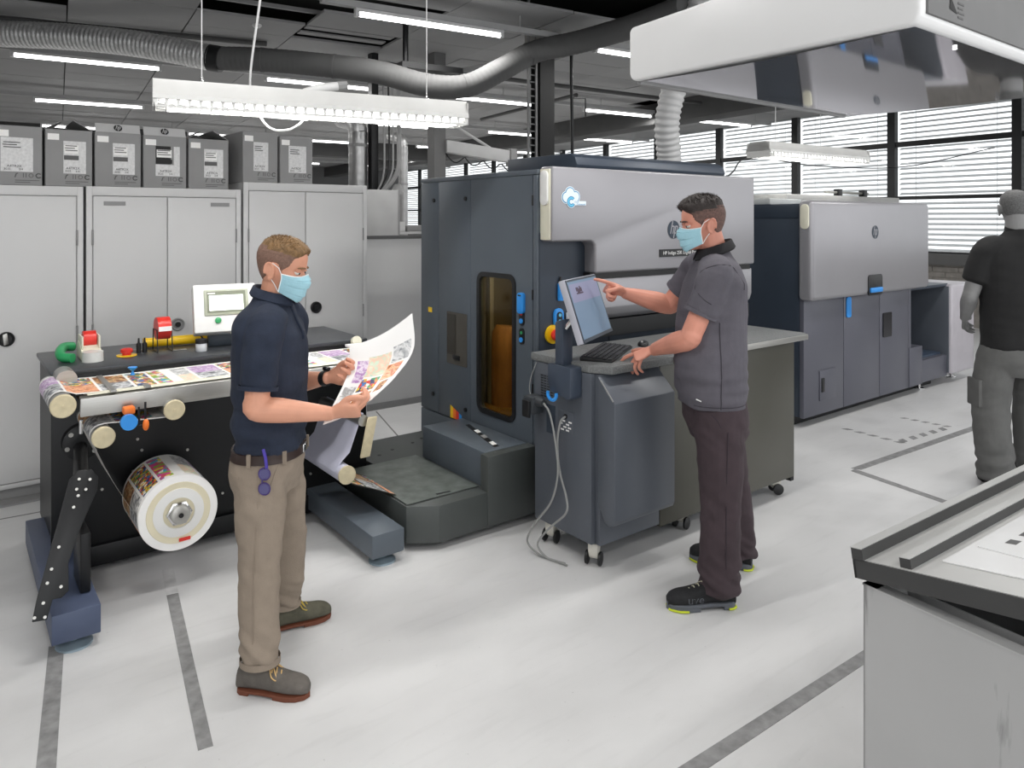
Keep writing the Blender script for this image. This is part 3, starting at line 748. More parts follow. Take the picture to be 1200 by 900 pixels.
# ---------------------------------------------------------------- web inspection table (rewinder)
um = thing('web_inspection_table', 'black web inspection table with a printed web, rollers and steel edge rail', 'machine', (1.22, 4.3, 0))
obj('front_panel', MB().box(.405, 2.06, 4.15, 4.18, .13, 1.0, .004), BLACKM, um)
obj('housing', MB().box(.415, 2.05, 4.18, 4.78, .13, .985), BLACKM, um)
obj('top_cover', MB().box(.40, 2.065, 4.145, 4.80, .985, 1.008, .005), mat('dark_grey_cover', '#3c3f43', .35, .2), um)
obj('base_beam', MB().box(.43, 2.03, 4.13, 4.70, .03, .13, .005), BLACKM, um)
bolts = MB()
for x, z in ((.62, .80), (.78, .62), (.80, .56), (.76, .46), (1.02, .52), (1.3, .45), (1.34, .42), (.62, .4), (1.75, .60), (1.86, .5), (1.9, .35), (1.2, .25), (1.7, .25)): bolts.cyl((x, 4.15, z), (x, 4.142, z), .007, n=8)
obj('panel_bolts', bolts, STEEL, um, kind='stuff')
# bed, rail
obj('table_bed', MB().box(.50, 1.98, 3.745, 4.14, .945, .963), mat('bed_cream', '#d8d4c0', .5), um)
obj('edge_rail', MB().prism([(3.70, .875), (3.715, .875), (3.745, .945), (3.745, .963), (3.70, .955)], 'x', .47, 1.98, .002), STEEL, um)
obj('bed_bracket', MB().box(.52, 1.95, 3.80, 4.15, .90, .944), BLACKM, um)
obj('guide_strip', MB().prism([(3.715, .964), (3.742, .964), (3.742, .972)], 'x', .50, 1.97), CREAM, um)
# rollers: shaft along Y, beige end disc towards the aisle
def roller(cx, cz, r, y0=3.66, y1=4.15):
    ro = obj('roller', MB().cyl((cx, y0, cz), (cx, y1, cz), r, n=24), STEEL, um)
    obj('roller_end', MB().lathe([(r + .004, 0), (r + .004, .012), (r, .016), (.006, .016), (.006, .019)], (cx, y0, cz), (0, -1, 0), 24), BEIGE, ro)
R1, R2, R3 = (.40, .945, .046), (.552, .785, .043), (.842, .86, .042)
for q in (R1, R2, R3): roller(*q)
obj('upper_guide_roller', MB().cyl((.455, 4.02, .985), (.455, 4.15, .985), .045, n=20), STEEL, um)
top = [(1.96, .966)] + [(1.96 - .1 * i, .966) for i in range(1, 14)] + [(.46, .972)] + arc(R1[0], R1[1], R1[2] + .002, 62, 250) + [(.44, .895)]
obj('printed_web', web_strip(top, 3.73, 4.12, u0=.38), PICS, um, 60)
mid = [(.845, .905), (.70, .845), (.60, .833)] + arc(R2[0], R2[1], R2[2] + .002, 75, 200, 10)
obj('printed_web_loop', web_strip([(.50, .89), (.842 + .0, .906)] + arc(R3[0], R3[1], R3[2] + .002, 80, -80, 10) + [(.56, .832)] + arc(R2[0], R2[1], R2[2] + .002, 88, 215, 8), 3.70, 4.1, u0=.2), PICS, um, 60)
drop = [(R2[0] - .036, R2[1] - .026), (.556, .66), (.61, .54), (.705, .36)]
obj('web_drop', MB().grid([[(x, y, z) for y in (3.68, 3.78, 3.9, 4.02, 4.1)] for x, z in drop]), mat('web_backside', '#e6e4e0', .35), um, 60)
# small fittings on the bed and below the rail
for x, m_ in ((.60, STEEL), (.74, STEEL)): obj('web_clamp', MB().box(x - .012, x + .012, 3.70, 4.10 if x < .7 else 3.76, .968, .976), m_, um)
obj('blue_clip', MB().lathe([(.012, 0), (.004, .02), (.022, .035), (.022, .04)], (.74, 4.05, .968), (0, 0, 1), 10), BLUE, um)
kb = MB(); kb.cyl((.655, 3.62, .85), (.655, 3.70, .85), .012, n=8); kb.cyl((.655, 3.70, .85), (.655, 4.15, .86), .012, n=8)
obj('adjuster_shaft', kb, BLACKP, um)
obj('blue_knob', MB().cyl((.645, 3.60, .845), (.645, 3.625, .845), .034, n=24), BLUE, um)
obj('orange_clamp', MB().box(.628, .676, 3.63, 3.68, .872, .905, .008), ORANGE, um)
obj('clamp_frame', MB().tube([(.69, 3.64, .90), (.69, 3.63, .82), (.715, 3.63, .82), (.715, 3.63, .92)], .005, 6), BLACKP, um)
obj('orange_tip', MB().ell((.715, 3.62, .82), (.014, 0, 0), (0, .012, 0), (0, 0, .026)), ORANGE, um)
obj('web_sensor', MB().box(.70, .735, 3.72, 3.80, .86, .92, .004), BLACKP, um)
obj('drain_tap', MB().cyl((.475, 3.72, .80), (.475, 3.72, .86), .008, n=8), CHROME, um)
# lever arm of the web tension unit
ar = obj('tension_arm', MB().prism([(-.055, .02), (-.03, .055), (.02, .06), (.05, .03), (.055, -.02), (.02, -.17), (.0, -.30), (.012, -.36), (.02, -.40), (.0, -.425), (-.03, -.43), (-.036, -.50), (-.085, -.505), (-.085, -.43)], 'y', -.008, .008, .002), BLACKM, um)
def arm_place(o):
    top, low = Vector((.468, 3.57, .642)), Vector((.372, 3.42, .25)); zl = (top - low).normalized(); yl = Vector((.12, .99, 0)); yl = (yl - zl * yl.dot(zl)).normalized(); xl = yl.cross(zl)
    M = Matrix((xl, yl, zl)).transposed().to_4x4(); M.translation = top + zl * -.02
    o.data.transform(WM[um.name].inverted() @ M @ WM[um.name]); return o
arm_place(ar)
bo = MB()
for x, z in ((-.02, .02), (.02, .02), (-.022, -.02), (.012, -.02), (-.012, -.045), (-.02, -.09), (-.045, -.24), (-.055, -.32), (-.06, -.37), (-.01, -.385), (-.06, -.44), (-.08, -.49), (-.045, -.49)): bo.cyl((x, -.008, z), (x, -.013, z), .006, n=8)
o_ = obj('arm_bolts', bo, STEEL, um, kind='stuff'); arm_place(o_)
obj('arm_pivot', MB().lathe([(.085, 0), (.085, .05), (.06, .06), (.03, .06)], (.53, 4.15, .66), (0, -1, 0), 24), BLACKM, um)
obj('pivot_bar', MB().cyl((.52, 4.1, .64), (.475, 3.72, .58), .03, n=12), BLACKM, um)
pb_ = MB()
for k in range(6): pb_.cyl((.53 + .068 * math.cos(k * PI / 3 + .3), 4.095, .66 + .068 * math.sin(k * PI / 3 + .3)), (.53 + .068 * math.cos(k * PI / 3 + .3), 4.088, .66 + .068 * math.sin(k * PI / 3 + .3)), .011, n=8)
obj('pivot_bolts', pb_, STEEL, um, kind='stuff')
obj('arm_damper', MB().box(.45, .49, 3.55, 3.75, .17, .42, .006), BLACKM, um)
FOOTM = mat('foot_blue_grey', '#49536b', .45, .1, .05)
for x0, x1, y0 in ((.335, .508, 3.42), (1.68, 1.86, 3.32)):
    fb_ = obj('foot_beam', MB().box(x0, x1, y0, 4.60, .05, .168, .004), FOOTM if x0 < 1 else DARK, um)
    obj('levelling_foot', MB().lathe([(.0, 0), (.068, 0), (.068, .008), (.03, .02), (.014, .022), (.014, .055)], ((x0 + x1) / 2, y0 + .07, 0), (0, 0, 1), 20), mat('foot_disc', '#8fa0ab', .4, .3), fb_)
    obj('levelling_foot', MB().lathe([(.0, 0), (.068, 0), (.068, .008), (.014, .022), (.014, .055)], ((x0 + x1) / 2, 4.50, 0), (0, 0, 1), 20), mat('foot_disc', '#8fa0ab', .4, .3), fb_)
# right-hand rollers with the bare web
RA_, RB_ = (1.672, .40, .045), (1.78, .66, .03)
r_ = obj('web_roller', MB().cyl((RA_[0], 3.60, RA_[1]), (RA_[0], 4.15, RA_[1]), RA_[2], n=24), mat('web_lilac_white', '#c4c5d6', .4), um)
obj('roller_end', MB().lathe([(.048, 0), (.048, .012), (.006, .016)], (RA_[0], 3.60, RA_[1]), (0, -1, 0), 24), BEIGE, r_)
obj('bare_web', MB().grid([[(x, y, z) for y in (3.64, 3.8, 4.0, 4.12)] for x, z in [(RA_[0] - .046, RA_[1] + .01), (RA_[0] - .03, RA_[1] + .04), (1.71, .50), (1.765, .645), (1.79, .695)]]), mat('web_lilac_white', '#c4c5d6', .4), um, 60)
obj('web_roller', MB().cyl((RB_[0], 3.62, RB_[1]), (RB_[0], 4.15, RB_[1]), RB_[2], n=20), STEEL, um)
obj('roller_arm', MB().obox((1.80, 3.60, .575), (.028, 0, 0), (0, .008, 0), (.022, 0, .105), bev=.006), BEIGE, um)
obj('idler_hub', MB().lathe([(.05, 0), (.05, .03), (.03, .05), (.012, .05)], (1.56, 4.15, .58), (0, -1, 0), 20), CHROME, um)
obj('web_to_press', web_strip([(RA_[0] + .02, RA_[1] - .045), (1.80, .31), (1.95, .24)], 3.56, 3.95, u0=.1), [mat('web_dark_shine', '#3a322c', .2, .1, .4, 12)] + PICS[1:], um, 60)
obj('fitting_block', MB().box(1.95, 2.0, 3.95, 4.14, .80, .90, .005), BLACKP, um)
for x in (2.0,): obj('web_edge_ring', MB().lathe([(.03, 0), (.03, .03), (.02, .03)], (1.97, 4.12, 1.0), (0, -1, .3), 14), CREAM, um)
obj('web_edge_guide', MB().box(1.88, 1.98, 4.03, 4.07, .985, 1.0, .003), WHITEP, um)
# stop button on the cover
es = obj('stop_button_plate', MB().cyl((.775, 4.40, 1.008), (.775, 4.40, 1.013), .05, n=24), YELLOW, um)
obj('stop_button', MB().lathe([(.022, 0), (.022, .012), (.03, .014), (.03, .03), (.02, .036), (0, .037)], (.775, 4.40, 1.013), (0, 0, 1), 20), RED, es)

# finished roll on the spindle
rl = thing('printed_roll', 'large roll of printed labels on the left spindle of the black inspection table', 'paper roll', (.868, 3.9, .37))
cx, cz, R_ = .868, .37, .175
wp = [(cx + R_ * math.cos(a), cz + R_ * math.sin(a)) for a in [2 * PI * i / 72 for i in range(73)]]
obj('printed_wrap', web_strip(wp, 3.685, 4.05, u0=.46, nv=16), PICS, rl, 60)
obj('roll_side', MB().lathe([(.168, 0), (.1745, .004), (.1745, .36), (.168, .364)], (cx, 4.05, cz), (0, -1, 0), 48), PAPER, rl)
RINGM = mat('roll_edge_cream', '#e0d8bd', .7)
obj('roll_edge', MB().lathe([(.1742, 0), (.1742, .006), (.142, .008), (.138, .0)], (cx, 3.69, cz), (0, -1, 0), 48), PAPER, rl)
obj('roll_edge_ring', MB().lathe([(.142, 0), (.14, .002), (.112, -.0005), (.112, -.002)], (cx, 3.683, cz), (0, -1, 0), 48), RINGM, rl)
obj('core_disc', MB().lathe([(.112, 0), (.112, .004), (.07, .008), (.07, .0)], (cx, 3.684, cz), (0, -1, 0), 48), WHITEP, rl)
hub = obj('hub_nut', MB().lathe([(.058, 0), (.058, .012), (.05, .016), (.05, .02)], (cx, 3.68, cz), (0, -1, 0), 6), CHROME, rl)
obj('hub_cap', MB().lathe([(.042, 0), (.042, .03), (.036, .034), (.012, .034), (.012, .03)], (cx, 3.672, cz), (0, -1, 0), 24), STEEL, hub)
obj('hub_hole', MB().cyl((cx, 3.637, cz), (cx, 3.635, cz), .011, n=12), BLACKP, hub)
obj('red_tab', MB().box(cx + .0, cx + .05, 3.676, 3.680, cz - .135, cz - .12), RED, rl)
obj('spindle', MB().cyl((cx, 4.04, cz), (cx, 4.15, cz), .035, n=16), STEEL, rl)

# things standing on the table cover
t = thing('tape_dispenser', 'cream tape dispenser with a red roll at the left end of the black table', 'tape dispenser', (.60, 4.44, 1.008))
obj('dispenser_body', MB().prism([(4.36, 1.008), (4.55, 1.008), (4.55, 1.06), (4.52, 1.10), (4.46, 1.09), (4.40, 1.06), (4.36, 1.05)], 'x', .56, .655, .006), CREAM, t)
obj('tape_roll', MB().cyl((.578, 4.47, 1.105), (.638, 4.47, 1.105), .045, n=24), RED, t)
for x in (.565, .643): obj('cheek', MB().box(x, x + .009, 4.40, 4.54, 1.05, 1.13, .004), CREAM, t)
obj('clear_front', MB().cyl((.607, 4.34, 1.008), (.607, 4.34, 1.058), .05, .048, n=20), mat('milky_plastic', '#d6d6d2', .3), t)
t = thing('green_hose_piece', 'short bent green hose lying beside the tape dispenser', 'hose', (.51, 4.45, 1.008))
obj('hose_piece', MB().tube(spline([(.545, 4.56, 1.06), (.50, 4.53, 1.065), (.475, 4.46, 1.05), (.48, 4.40, 1.033), (.52, 4.36, 1.03)], 6), .024, 12), GREEN, t)
t = thing('yellow_tube', 'yellow cardboard tube lying behind the red tape roll', 'tube', (1.05, 4.62, 1.035))
obj('tube_body', MB().cyl((.91, 4.60, 1.036), (1.25, 4.58, 1.036), .027, n=20), YELLOW, t)
obj('tube_cap', MB().cyl((.895, 4.601, 1.036), (.912, 4.60, 1.036), .029, n=20), YELLOW, t)
t = thing('wire_tape_stand', 'wire stand holding a red tape roll above the yellow tube', 'stand', (.97, 4.45, 1.008))
for x in (.925, 1.0): obj('wire_loop', MB().tube([(x, 4.50, 1.012), (x, 4.38, 1.012), (x, 4.40, 1.13), (x, 4.49, 1.13)], .003, 6, closed=True), BLACKP, t)
obj('tape_roll', MB().lathe([(.02, 0), (.062, 0), (.062, .068), (.02, .068)], (.929, 4.445, 1.135), (1, 0, 0), 24), RED, t)
obj('tape_print', MB().box(.93, .996, 4.378, 4.384, 1.125, 1.15), PAPER, t)
for k, x in enumerate((.845, .875)):
    t = thing('black_bottle', '%s of the two small black bottles beside the yellow tube' % ('left' if k == 0 else 'right'), 'bottle', (x, 4.46, 1.008))
    obj('bottle_body', MB().lathe([(.012, 0), (.013, .04), (.012, .05), (.006, .055), (.004, .08), (.0, .08)], (x, 4.46, 1.008), (0, 0, 1), 12), BLACKP, t)
t = thing('clear_jar', 'small clear jar with a black lid right of the yellow tube', 'jar', (1.13, 4.30, 1.008))
obj('jar_body', MB().lathe([(.028, 0), (.03, .005), (.03, .04), (.026, .045), (0, .045)], (1.13, 4.30, 1.008), (0, 0, 1), 16), mat('jar_clear', '#c9ccd0', .15), t)
obj('jar_lid', MB().cyl((1.13, 4.30, 1.053), (1.13, 4.30, 1.075), .031, n=16), BLACKP, t)
t = thing('small_wrench', 'small steel tool lying beside the red stop button', 'tool', (.83, 4.55, 1.012))
obj('tool_shaft', MB().obox((.84, 4.52, 1.013), (.03, -.012, 0), (.003, .006, 0), (0, 0, .004)), STEEL, t)
obj('tool_head', MB().cyl((.81, 4.53, 1.009), (.81, 4.53, 1.02), .011, n=8), STEEL, t)
t = thing('scissors_tool', 'small steel scissors lying in front of the yellow tube', 'tool', (1.03, 4.40, 1.012))
for s_ in (-1, 1): obj('blade', MB().obox((1.04, 4.40, 1.012), (.035, .008 * s_, 0), (0, .004, 0), (0, 0, .002)), STEEL, t)

# touch panel of the table
t = thing('touch_panel', 'white touch panel box with a lit screen and green and red buttons on a bracket', 'control panel', (1.28, 4.42, 1.008))
M = Matrix.Translation((1.28, 4.36, 1.235)) @ Matrix.Rotation(math.radians(-8), 4, 'Z') @ Matrix.Rotation(math.radians(-20), 4, 'X')
Wp = lambda mb: (setattr(mb, 'v', [tuple(M @ Vector(p)) for p in mb.v]), mb)[1]
obj('panel_box', Wp(MB().box(-.17, .17, 0, .085, -.14, .14, .008)), WHITEP, t)
sc = obj('screen_bezel', Wp(MB().box(-.115, .125, -.008, .002, -.045, .105, .004)), mat('bezel_grey', '#a6ab98', .4), t)
obj('screen_frame', Wp(MB().box(-.10, .11, -.0095, -.007, -.03, .094)), mat('bezel_dark', '#7d8270', .4), sc)
obj('lit_screen', Wp(MB().box(-.088, .095, -.011, -.009, -.018, .07)), glow('screen_white', '#f4faf4', 1.0), sc)
obj('bezel_mark', Wp(MB().box(-.095, -.055, -.0105, -.0095, .079, .086)), PAPER, sc)
obj('green_button', Wp(MB().lathe([(.017, 0), (.017, .012), (.013, .015), (0, .015)], (-.045, 0, -.075), (0, -1, 0), 16)), GREEN, t)
obj('red_button', Wp(MB().lathe([(.017, 0), (.017, .012), (.013, .015), (0, .015)], (.075, 0, -.075), (0, -1, 0), 16)), RED, t)
obj('bracket', MB().prism([(1.20, 1.008), (1.36, 1.008), (1.345, 1.11), (1.32, 1.13), (1.30, 1.07), (1.265, 1.07), (1.245, 1.13), (1.20, 1.13)], 'y', 4.42, 4.45, .003), mat('bracket_blue_grey', '#3d4650', .45), t)
obj('panel_cable', MB().tube(spline([(1.14, 4.42, 1.12), (1.17, 4.42, 1.06), (1.22, 4.44, 1.03), (1.30, 4.48, 1.06), (1.33, 4.45, 1.12)], 6), .005, 6), BLACKP, t)
# ---------------------------------------------------------------- the digital press
pr = thing('digital_press', 'large dark grey printing press with a silver front cover in the middle', 'printing press', (3.7, 3.95, 0))
SX = 2.726
core = MB(); core.box(3.30, 4.72, 3.31, 4.60, .06, 2.0); core.box(2.75, 3.30, 3.99, 4.60, .06, 2.0); core.box(2.75, 3.30, 3.31, 3.99, .06, .45); core.box(2.75, 3.30, 3.31, 3.99, 1.47, 2.0); core.box(2.75, 3.30, 3.31, 3.40, .45, 1.47)
obj('machine_core', core, DARK2, pr)
obj('base_plinth', MB().box(2.80, 4.70, 3.36, 4.55, .0, .06), BLACKM, pr)
obj('top_plate', MB().box(SX - .005, 4.74, 3.30, 4.62, 2.0, 2.03, .004), DARK, pr)
for n_, y0, y1, z0, z1 in (('side_panel', 4.378, 4.61, .397, 1.998), ('side_panel', 3.982, 4.372, .397, 1.998), ('lower_panel', 3.32, 4.61, .06, .389), ('corner_post', 3.30, 3.336, .397, 1.998)):
    obj(n_, MB().box(SX - .006, SX + .03, y0, y1, z0, z1, .003), DARK, pr)
# door with its long window
outer = []; inner = rrect(3.515, 3.885, .525, 1.39, .05, 5)
y0, y1, z0, z1 = 3.341, 3.976, .397, 1.998; k6 = 6
for cx_, cy_ in ((y1, z1), (y0, z1), (y0, z0), (y1, z0)):
    outer += [(cx_, cy_)] * k6
dr = obj('window_door', MB().plate_hole(outer, inner, 'x', SX - .006, SX + .03), DARK, pr)
obj('window_gasket', MB().plate_hole(rrect(3.498, 3.902, .508, 1.407, .066, 5), rrect(3.528, 3.872, .538, 1.377, .04, 5), 'x', SX - .014, SX + .004), BLACKP, dr)
obj('window_pane', MB().prism(rrect(3.52, 3.88, .53, 1.385, .045, 5), 'x', SX + .006, SX + .009), glass_mat('tinted_window', (.72, .66, .50, 1), .12), dr)
inn = MB(); inn.box(3.28, 3.30, 3.40, 3.99, .45, 1.47); obj('chamber_wall', inn, mat('chamber_grey', '#6d675c', .5, .3), pr)
obj('chamber_floor', MB().box(2.76, 3.29, 3.41, 3.985, .45, .53), mat('chamber_amber', '#7d6232', .5), pr)
CORK = mat('substrate_brown', '#9a6f45', .55, 0, .35, 14, .4, 20, (1, 1, .25))
obj('substrate_roll', MB().tube([(2.93, 3.86, .53), (2.93, 3.86, .8), (2.935, 3.86, 1.0), (2.94, 3.86, 1.04)], [.105, .107, .105, .08], 20), CORK, pr)
obj('substrate_post', MB().box(2.84, 2.87, 3.93, 3.96, .53, 1.45), GREYP, pr); obj('chamber_wall', MB().box(2.76, 3.29, 3.975, 3.988, .53, 1.45), MATS['chamber_grey'], pr)
obj('chamber_light', MB().box(2.80, 2.90, 3.45, 3.75, 1.455, 1.468), glow('chamber_lamp', '#fff0d0', 14.0), pr)
ph = obj('panel_window', MB().prism(rrect(4.02, 4.262, .765, 1.115, .006, 2), 'x', SX - .010, SX + .002), mat('smoked_panel', '#4d4a44', .25), pr)
obj('panel_window_part', MB().box(SX - .013, SX - .009, 4.15, 4.255, .83, 1.10), mat('smoked_panel_dark', '#38352f', .2), ph)
obj('panel_latch', MB().box(SX - .018, SX - .008, 4.10, 4.18, .80, .83, .003), BLACKP, ph)
hb = obj('blue_handle', MB().prism(rrect(3.408, 3.466, 1.18, 1.305, .02, 4), 'x', SX - .028, SX - .004, .004), BLUE, dr)
obj('handle_slot', MB().box(SX - .031, SX - .027, 3.425, 3.45, 1.285, 1.293), BLACKP, hb)
for z, c in ((1.157, RED), (1.045, GREEN)):
    bb = obj('button_plate', MB().prism(rrect(3.415, 3.459, z - .048, z + .048, .02, 4), 'x', SX - .014, SX - .004), BLACKP, dr)
    obj('button_cap', MB().cyl((SX - .014, 3.437, z - .02), (SX - .02, 3.437, z - .02), .015, n=14), BLUE, bb)
    obj('button_lamp', MB().cyl((SX - .014, 3.437, z + .022), (SX - .017, 3.437, z + .022), .010, n=14), c, bb)
for y, z in ((4.428, 1.872), (4.034, 1.875), (4.44, .518), (4.034, .487)):
    obj('panel_lock', MB().cyl((SX - .006, y, z), (SX - .016, y, z), .014, n=14), BLACKP, pr)
obj('yellow_sticker', MB().box(SX - .0075, SX - .0055, 4.46, 4.51, 1.085, 1.12), YELLOW, pr)
stk = MB(); 
for k in range(4): stk.add([(SX - .009, 4.22 - k * .035, .40), (SX - .009, 4.185 - k * .035, .40), (SX - .009, 4.185 - k * .035, .475 - k * .012), (SX - .009, 4.22 - k * .035, .485 - k * .012)], [(0, 1, 2, 3)], k)
obj('colour_sticker', stk, [YELLOW, ORANGE, RED, BLUE], pr)
for z in (.35, .75, 1.3, 1.85): obj('door_hinge', MB().cyl((SX - .008, 3.338, z - .03), (SX - .008, 3.338, z + .03), .006, n=8), BLACKP, pr)
# control column and silver cover
obj('control_column', MB().box(2.735, 3.30, 3.295, 3.312, .9, 1.66), DARK2, pr)
obj('column_lower', MB().box(2.735, 3.30, 3.30, 3.312, .1, .9), DARK2, pr)
poly = [(2.752, 2.045), (4.70, 2.045), (4.70, 1.415), (3.092, 1.415), (3.092, 1.565), (3.086, 1.588), (3.07, 1.603), (3.05, 1.61), (2.752, 1.61)]
cv = obj('front_cover', MB().prism(poly, 'y', 3.20, 3.31, .014, seg=3), SILVER, pr)
obj('cover_return', MB().box(2.742, 2.755, 3.215, 3.30, 1.62, 2.03, .004), CREAM, cv)  # cream colour stands in for light reflected on the cover's left side
obj('cover_side_cap', MB().prism(rrect(3.222, 3.288, 1.82, 2.022, .03, 5), 'x', 2.728, 2.744, .006), WHITEP, cv)
obj('cover_gap', MB().box(3.08, 4.69, 3.235, 3.31, 1.372, 1.418), BLACKP, pr)
obj('lower_cover', MB().prism([(3.225, 1.378), (3.225, 1.20), (3.24, 1.155), (3.275, 1.125), (3.31, 1.12), (3.31, 1.378)], 'x', 3.092, 4.70, .006), SILVER, pr)
obj('lower_slot', MB().box(3.09, 4.70, 3.25, 3.312, 1.02, 1.12), BLACKP, pr)
obj('front_frame', MB().box(3.30, 4.72, 3.29, 3.312, .1, 1.03), DARK2, pr)
obj('slot_clip', MB().tube([(3.93, 3.22, 1.155), (3.93, 3.19, 1.13), (4.02, 3.19, 1.12)], .007, 6), BLACKP, pr)
lg = MB(); hp_logo((3.80, 3.1995, 1.672), .060, (1, 0, 0), (0, 0, 1), lg, 0, 1, .0015); obj('round_emblem', lg, [mat('emblem_dark', '#23303f', .4), SILVER], cv)
np_ = obj('name_plate', MB().box(3.66, 4.08, 3.195, 3.2, 1.495, 1.545), BLACKP, cv)
tx = MB(); text_mb('HP Indigo 25K Digital Press', .032, (3.87, 3.195, 1.52), (1, 0, 0), (0, 0, 1), .001, tx); obj('plate_lettering', tx, WHITEP, np_)
# cloud sticker
stq = MB(); CC = Vector((2.895, 3.1985, 1.862))
def disc(mb, x, z, r, m, d): mb.add([CC + Vector((x + r * math.cos(2 * PI * i / 28), -d, z + r * math.sin(2 * PI * i / 28))) for i in range(28)], [tuple(range(28))], m)
def bar(mb, x0, x1, z0, z1, m, d): mb.add([CC + Vector(p) for p in ((x0, -d, z0), (x1, -d, z0), (x1, -d, z1), (x0, -d, z1))], [(0, 1, 2, 3)], m)
lob = [(-.032, .004, .022), (-.008, .022, .026), (.026, .008, .022), (0, -.008, .022)]
for k, (x, z, r) in enumerate(lob): disc(stq, x, z, r + .008, 0, .0004 + k * .00008)
bar(stq, -.03, .045, -.022, .0, 0, .0003)
for k, (x, z, r) in enumerate(lob): disc(stq, x, z, r + .0042, 1, .0010 + k * .00008)
for k, (x, z, r) in enumerate(lob): disc(stq, x, z, r, 0, .0015 + k * .00008)
disc(stq, -.002, -.016, .029, 0, .0021); bar(stq, .0, .092, -.032, -.012, 0, .0023)
def arcband(mb, r0, r1, a0, a1, m, d):
    n = 18; o = []
    for i in range(n + 1):
        t = math.radians(a0 + (a1 - a0) * i / n)
        o += [CC + Vector((-.002 + r * math.cos(t), -d, -.016 + r * math.sin(t))) for r in (r0, r1)]
    mb.add(o, [(2 * i, 2 * i + 1, 2 * i + 3, 2 * i + 2) for i in range(n)], m)
arcband(stq, .010, .026, 40, 330, 1, .0026); arcband(stq, .014, .022, 46, 324, 2, .0029)
stq.v = [tuple(CC + (Vector(p) - CC) * 1.25) for p in stq.v]
obj('cloud_sticker', stq, [mat('sticker_white', '#e6f1f8', .5), mat('sticker_blue', '#2a86b8', .5), mat('sticker_light_blue', '#6cc6ea', .5)], cv)
tx = MB(); text_mb('Cloud', .013, CC + Vector((.038, -.0040, -.0206)), (1, 0, 0), (0, 0, 1), .0004, tx); text_mb('Connected', .0155, CC + Vector((.073, -.0040, -.034)), (1, 0, 0), (0, 0, 1), .0004, tx)
obj('sticker_lettering', tx, mat('sticker_blue', '#2a86b8'), cv)
# raised roof hood
obj('roof_hood', MB().prism([(3.50, 2.03), (3.47, 2.09), (3.49, 2.14), (3.54, 2.165), (4.20, 2.165), (4.20, 2.03)], 'x', 3.19, 4.72, .004), mat('roof_hood_blue_grey', '#3a4350', .4, .1), pr)
# small controls on the column
obj('blue_pen', MB().cyl((2.888, 3.285, 1.26), (2.888, 3.285, 1.36), .018, n=14), BLUE, pr)
obj('pen_tip', MB().cyl((2.888, 3.285, 1.36), (2.888, 3.285, 1.40), .010, .006, n=10), BLACKP, pr)
ov = obj('blue_ring', MB().prism(rrect(2.838, 2.912, 1.10, 1.215, .036, 6), 'y', 3.28, 3.296, .003), BLUE, pr)
obj('ring_inset', MB().prism(rrect(2.855, 2.895, 1.12, 1.195, .02, 6), 'y', 3.276, 3.282), BLACKP, ov)
for z in (1.14, 1.175): obj('inset_key', MB().cyl((2.875, 3.276, z), (2.875, 3.272, z), .010, n=12), mat('sticker_light_blue', '#6cc6ea'), ov)
ep = obj('emergency_stop', MB().cyl((2.83, 3.295, 1.065), (2.83, 3.28, 1.065), .055, n=24), YELLOW, pr)
obj('stop_knob', MB().lathe([(.022, 0), (.022, .015), (.034, .018), (.034, .035), (.022, .042), (0, .043)], (2.83, 3.28, 1.065), (0, -1, 0), 20), RED, ep)
us = obj('memory_stick', MB().box(2.93, 3.02, 3.265, 3.285, 1.145, 1.185, .003), WHITEP, pr)
obj('red_stick_cap', MB().box(3.02, 3.12, 3.262, 3.288, 1.14, 1.19, .004), RED, us)

# ---------------------------------------------------------------- low platform left of the press
pf = thing('loading_platform', 'low dark metal platform step in front of the left side of the press', 'platform', (2.3, 3.9, 0))
WORN = mat('worn_dark_plate', '#6a706c', .38, .35, .3, 13, .15, 50, detail=7)
OLIVE = mat('olive_grey_paint', '#464a49', .42, .1, .05, 2)
obj('platform_base', MB().prism([(1.915, 3.40), (2.06, 3.305), (2.70, 3.305), (2.70, 4.56), (2.09, 4.56), (2.09, 4.12), (1.915, 4.12)], 'z', .04, .235, .003), OLIVE, pf)
obj('seam_tray', MB().box(1.925, 2.385, 3.405, 4.105, .2345, .2362), BLACKM, pf)
tp = obj('top_plate', MB().box(1.93, 2.38, 3.412, 4.10, .236, .240), WORN, pf)
obj('plate_slot', MB().obox((2.17, 3.44, .2405), (.042, -.004, 0), (0, .008, 0), (0, 0, .0008)), BLACKP, tp)
bl_ = MB()
for x, y in ((2.2, 4.25), (2.32, 4.3), (2.5, 4.35), (2.6, 4.4), (2.62, 4.2)): bl_.cyl((x, y, .235), (x, y, .2365), .012, n=10)
obj('platform_bolts', bl_, BLACKP, pf, kind='stuff')
rs = obj('riser_block', MB().box(2.40, 2.705, 3.375, 4.05, .235, .432, .004), DARK, pf)
obj('riser_front', MB().box(2.37, 2.712, 3.298, 3.371, .05, .432, .004), OLIVE, pf)
obj('label_strip', MB().prism([(2.655, 3.90), (2.625, 3.90), (2.50, 3.42), (2.535, 3.42)], 'z', .432, .4335), BLACKP, rs)
for k, (t_, m_) in enumerate(((.30, PAPER), (.55, GREYP), (.85, PAPER))):
    y = 3.88 - .46 * t_; x = 2.632 - .125 * t_
    obj('strip_label', MB().prism([(x - .012, y - .035), (x + .018, y - .035), (x + .034, y + .025), (x + .004, y + .025)], 'z', .4335, .4345), m_, rs)
for x, y in ((2.15, 3.42), (2.62, 3.42), (2.2, 4.45)):
    obj('levelling_foot', MB().lathe([(.0, 0), (.035, 0), (.035, .012), (.012, .016), (.012, .05)], (x, y, 0), (0, 0, 1), 14), CHROME, pf)

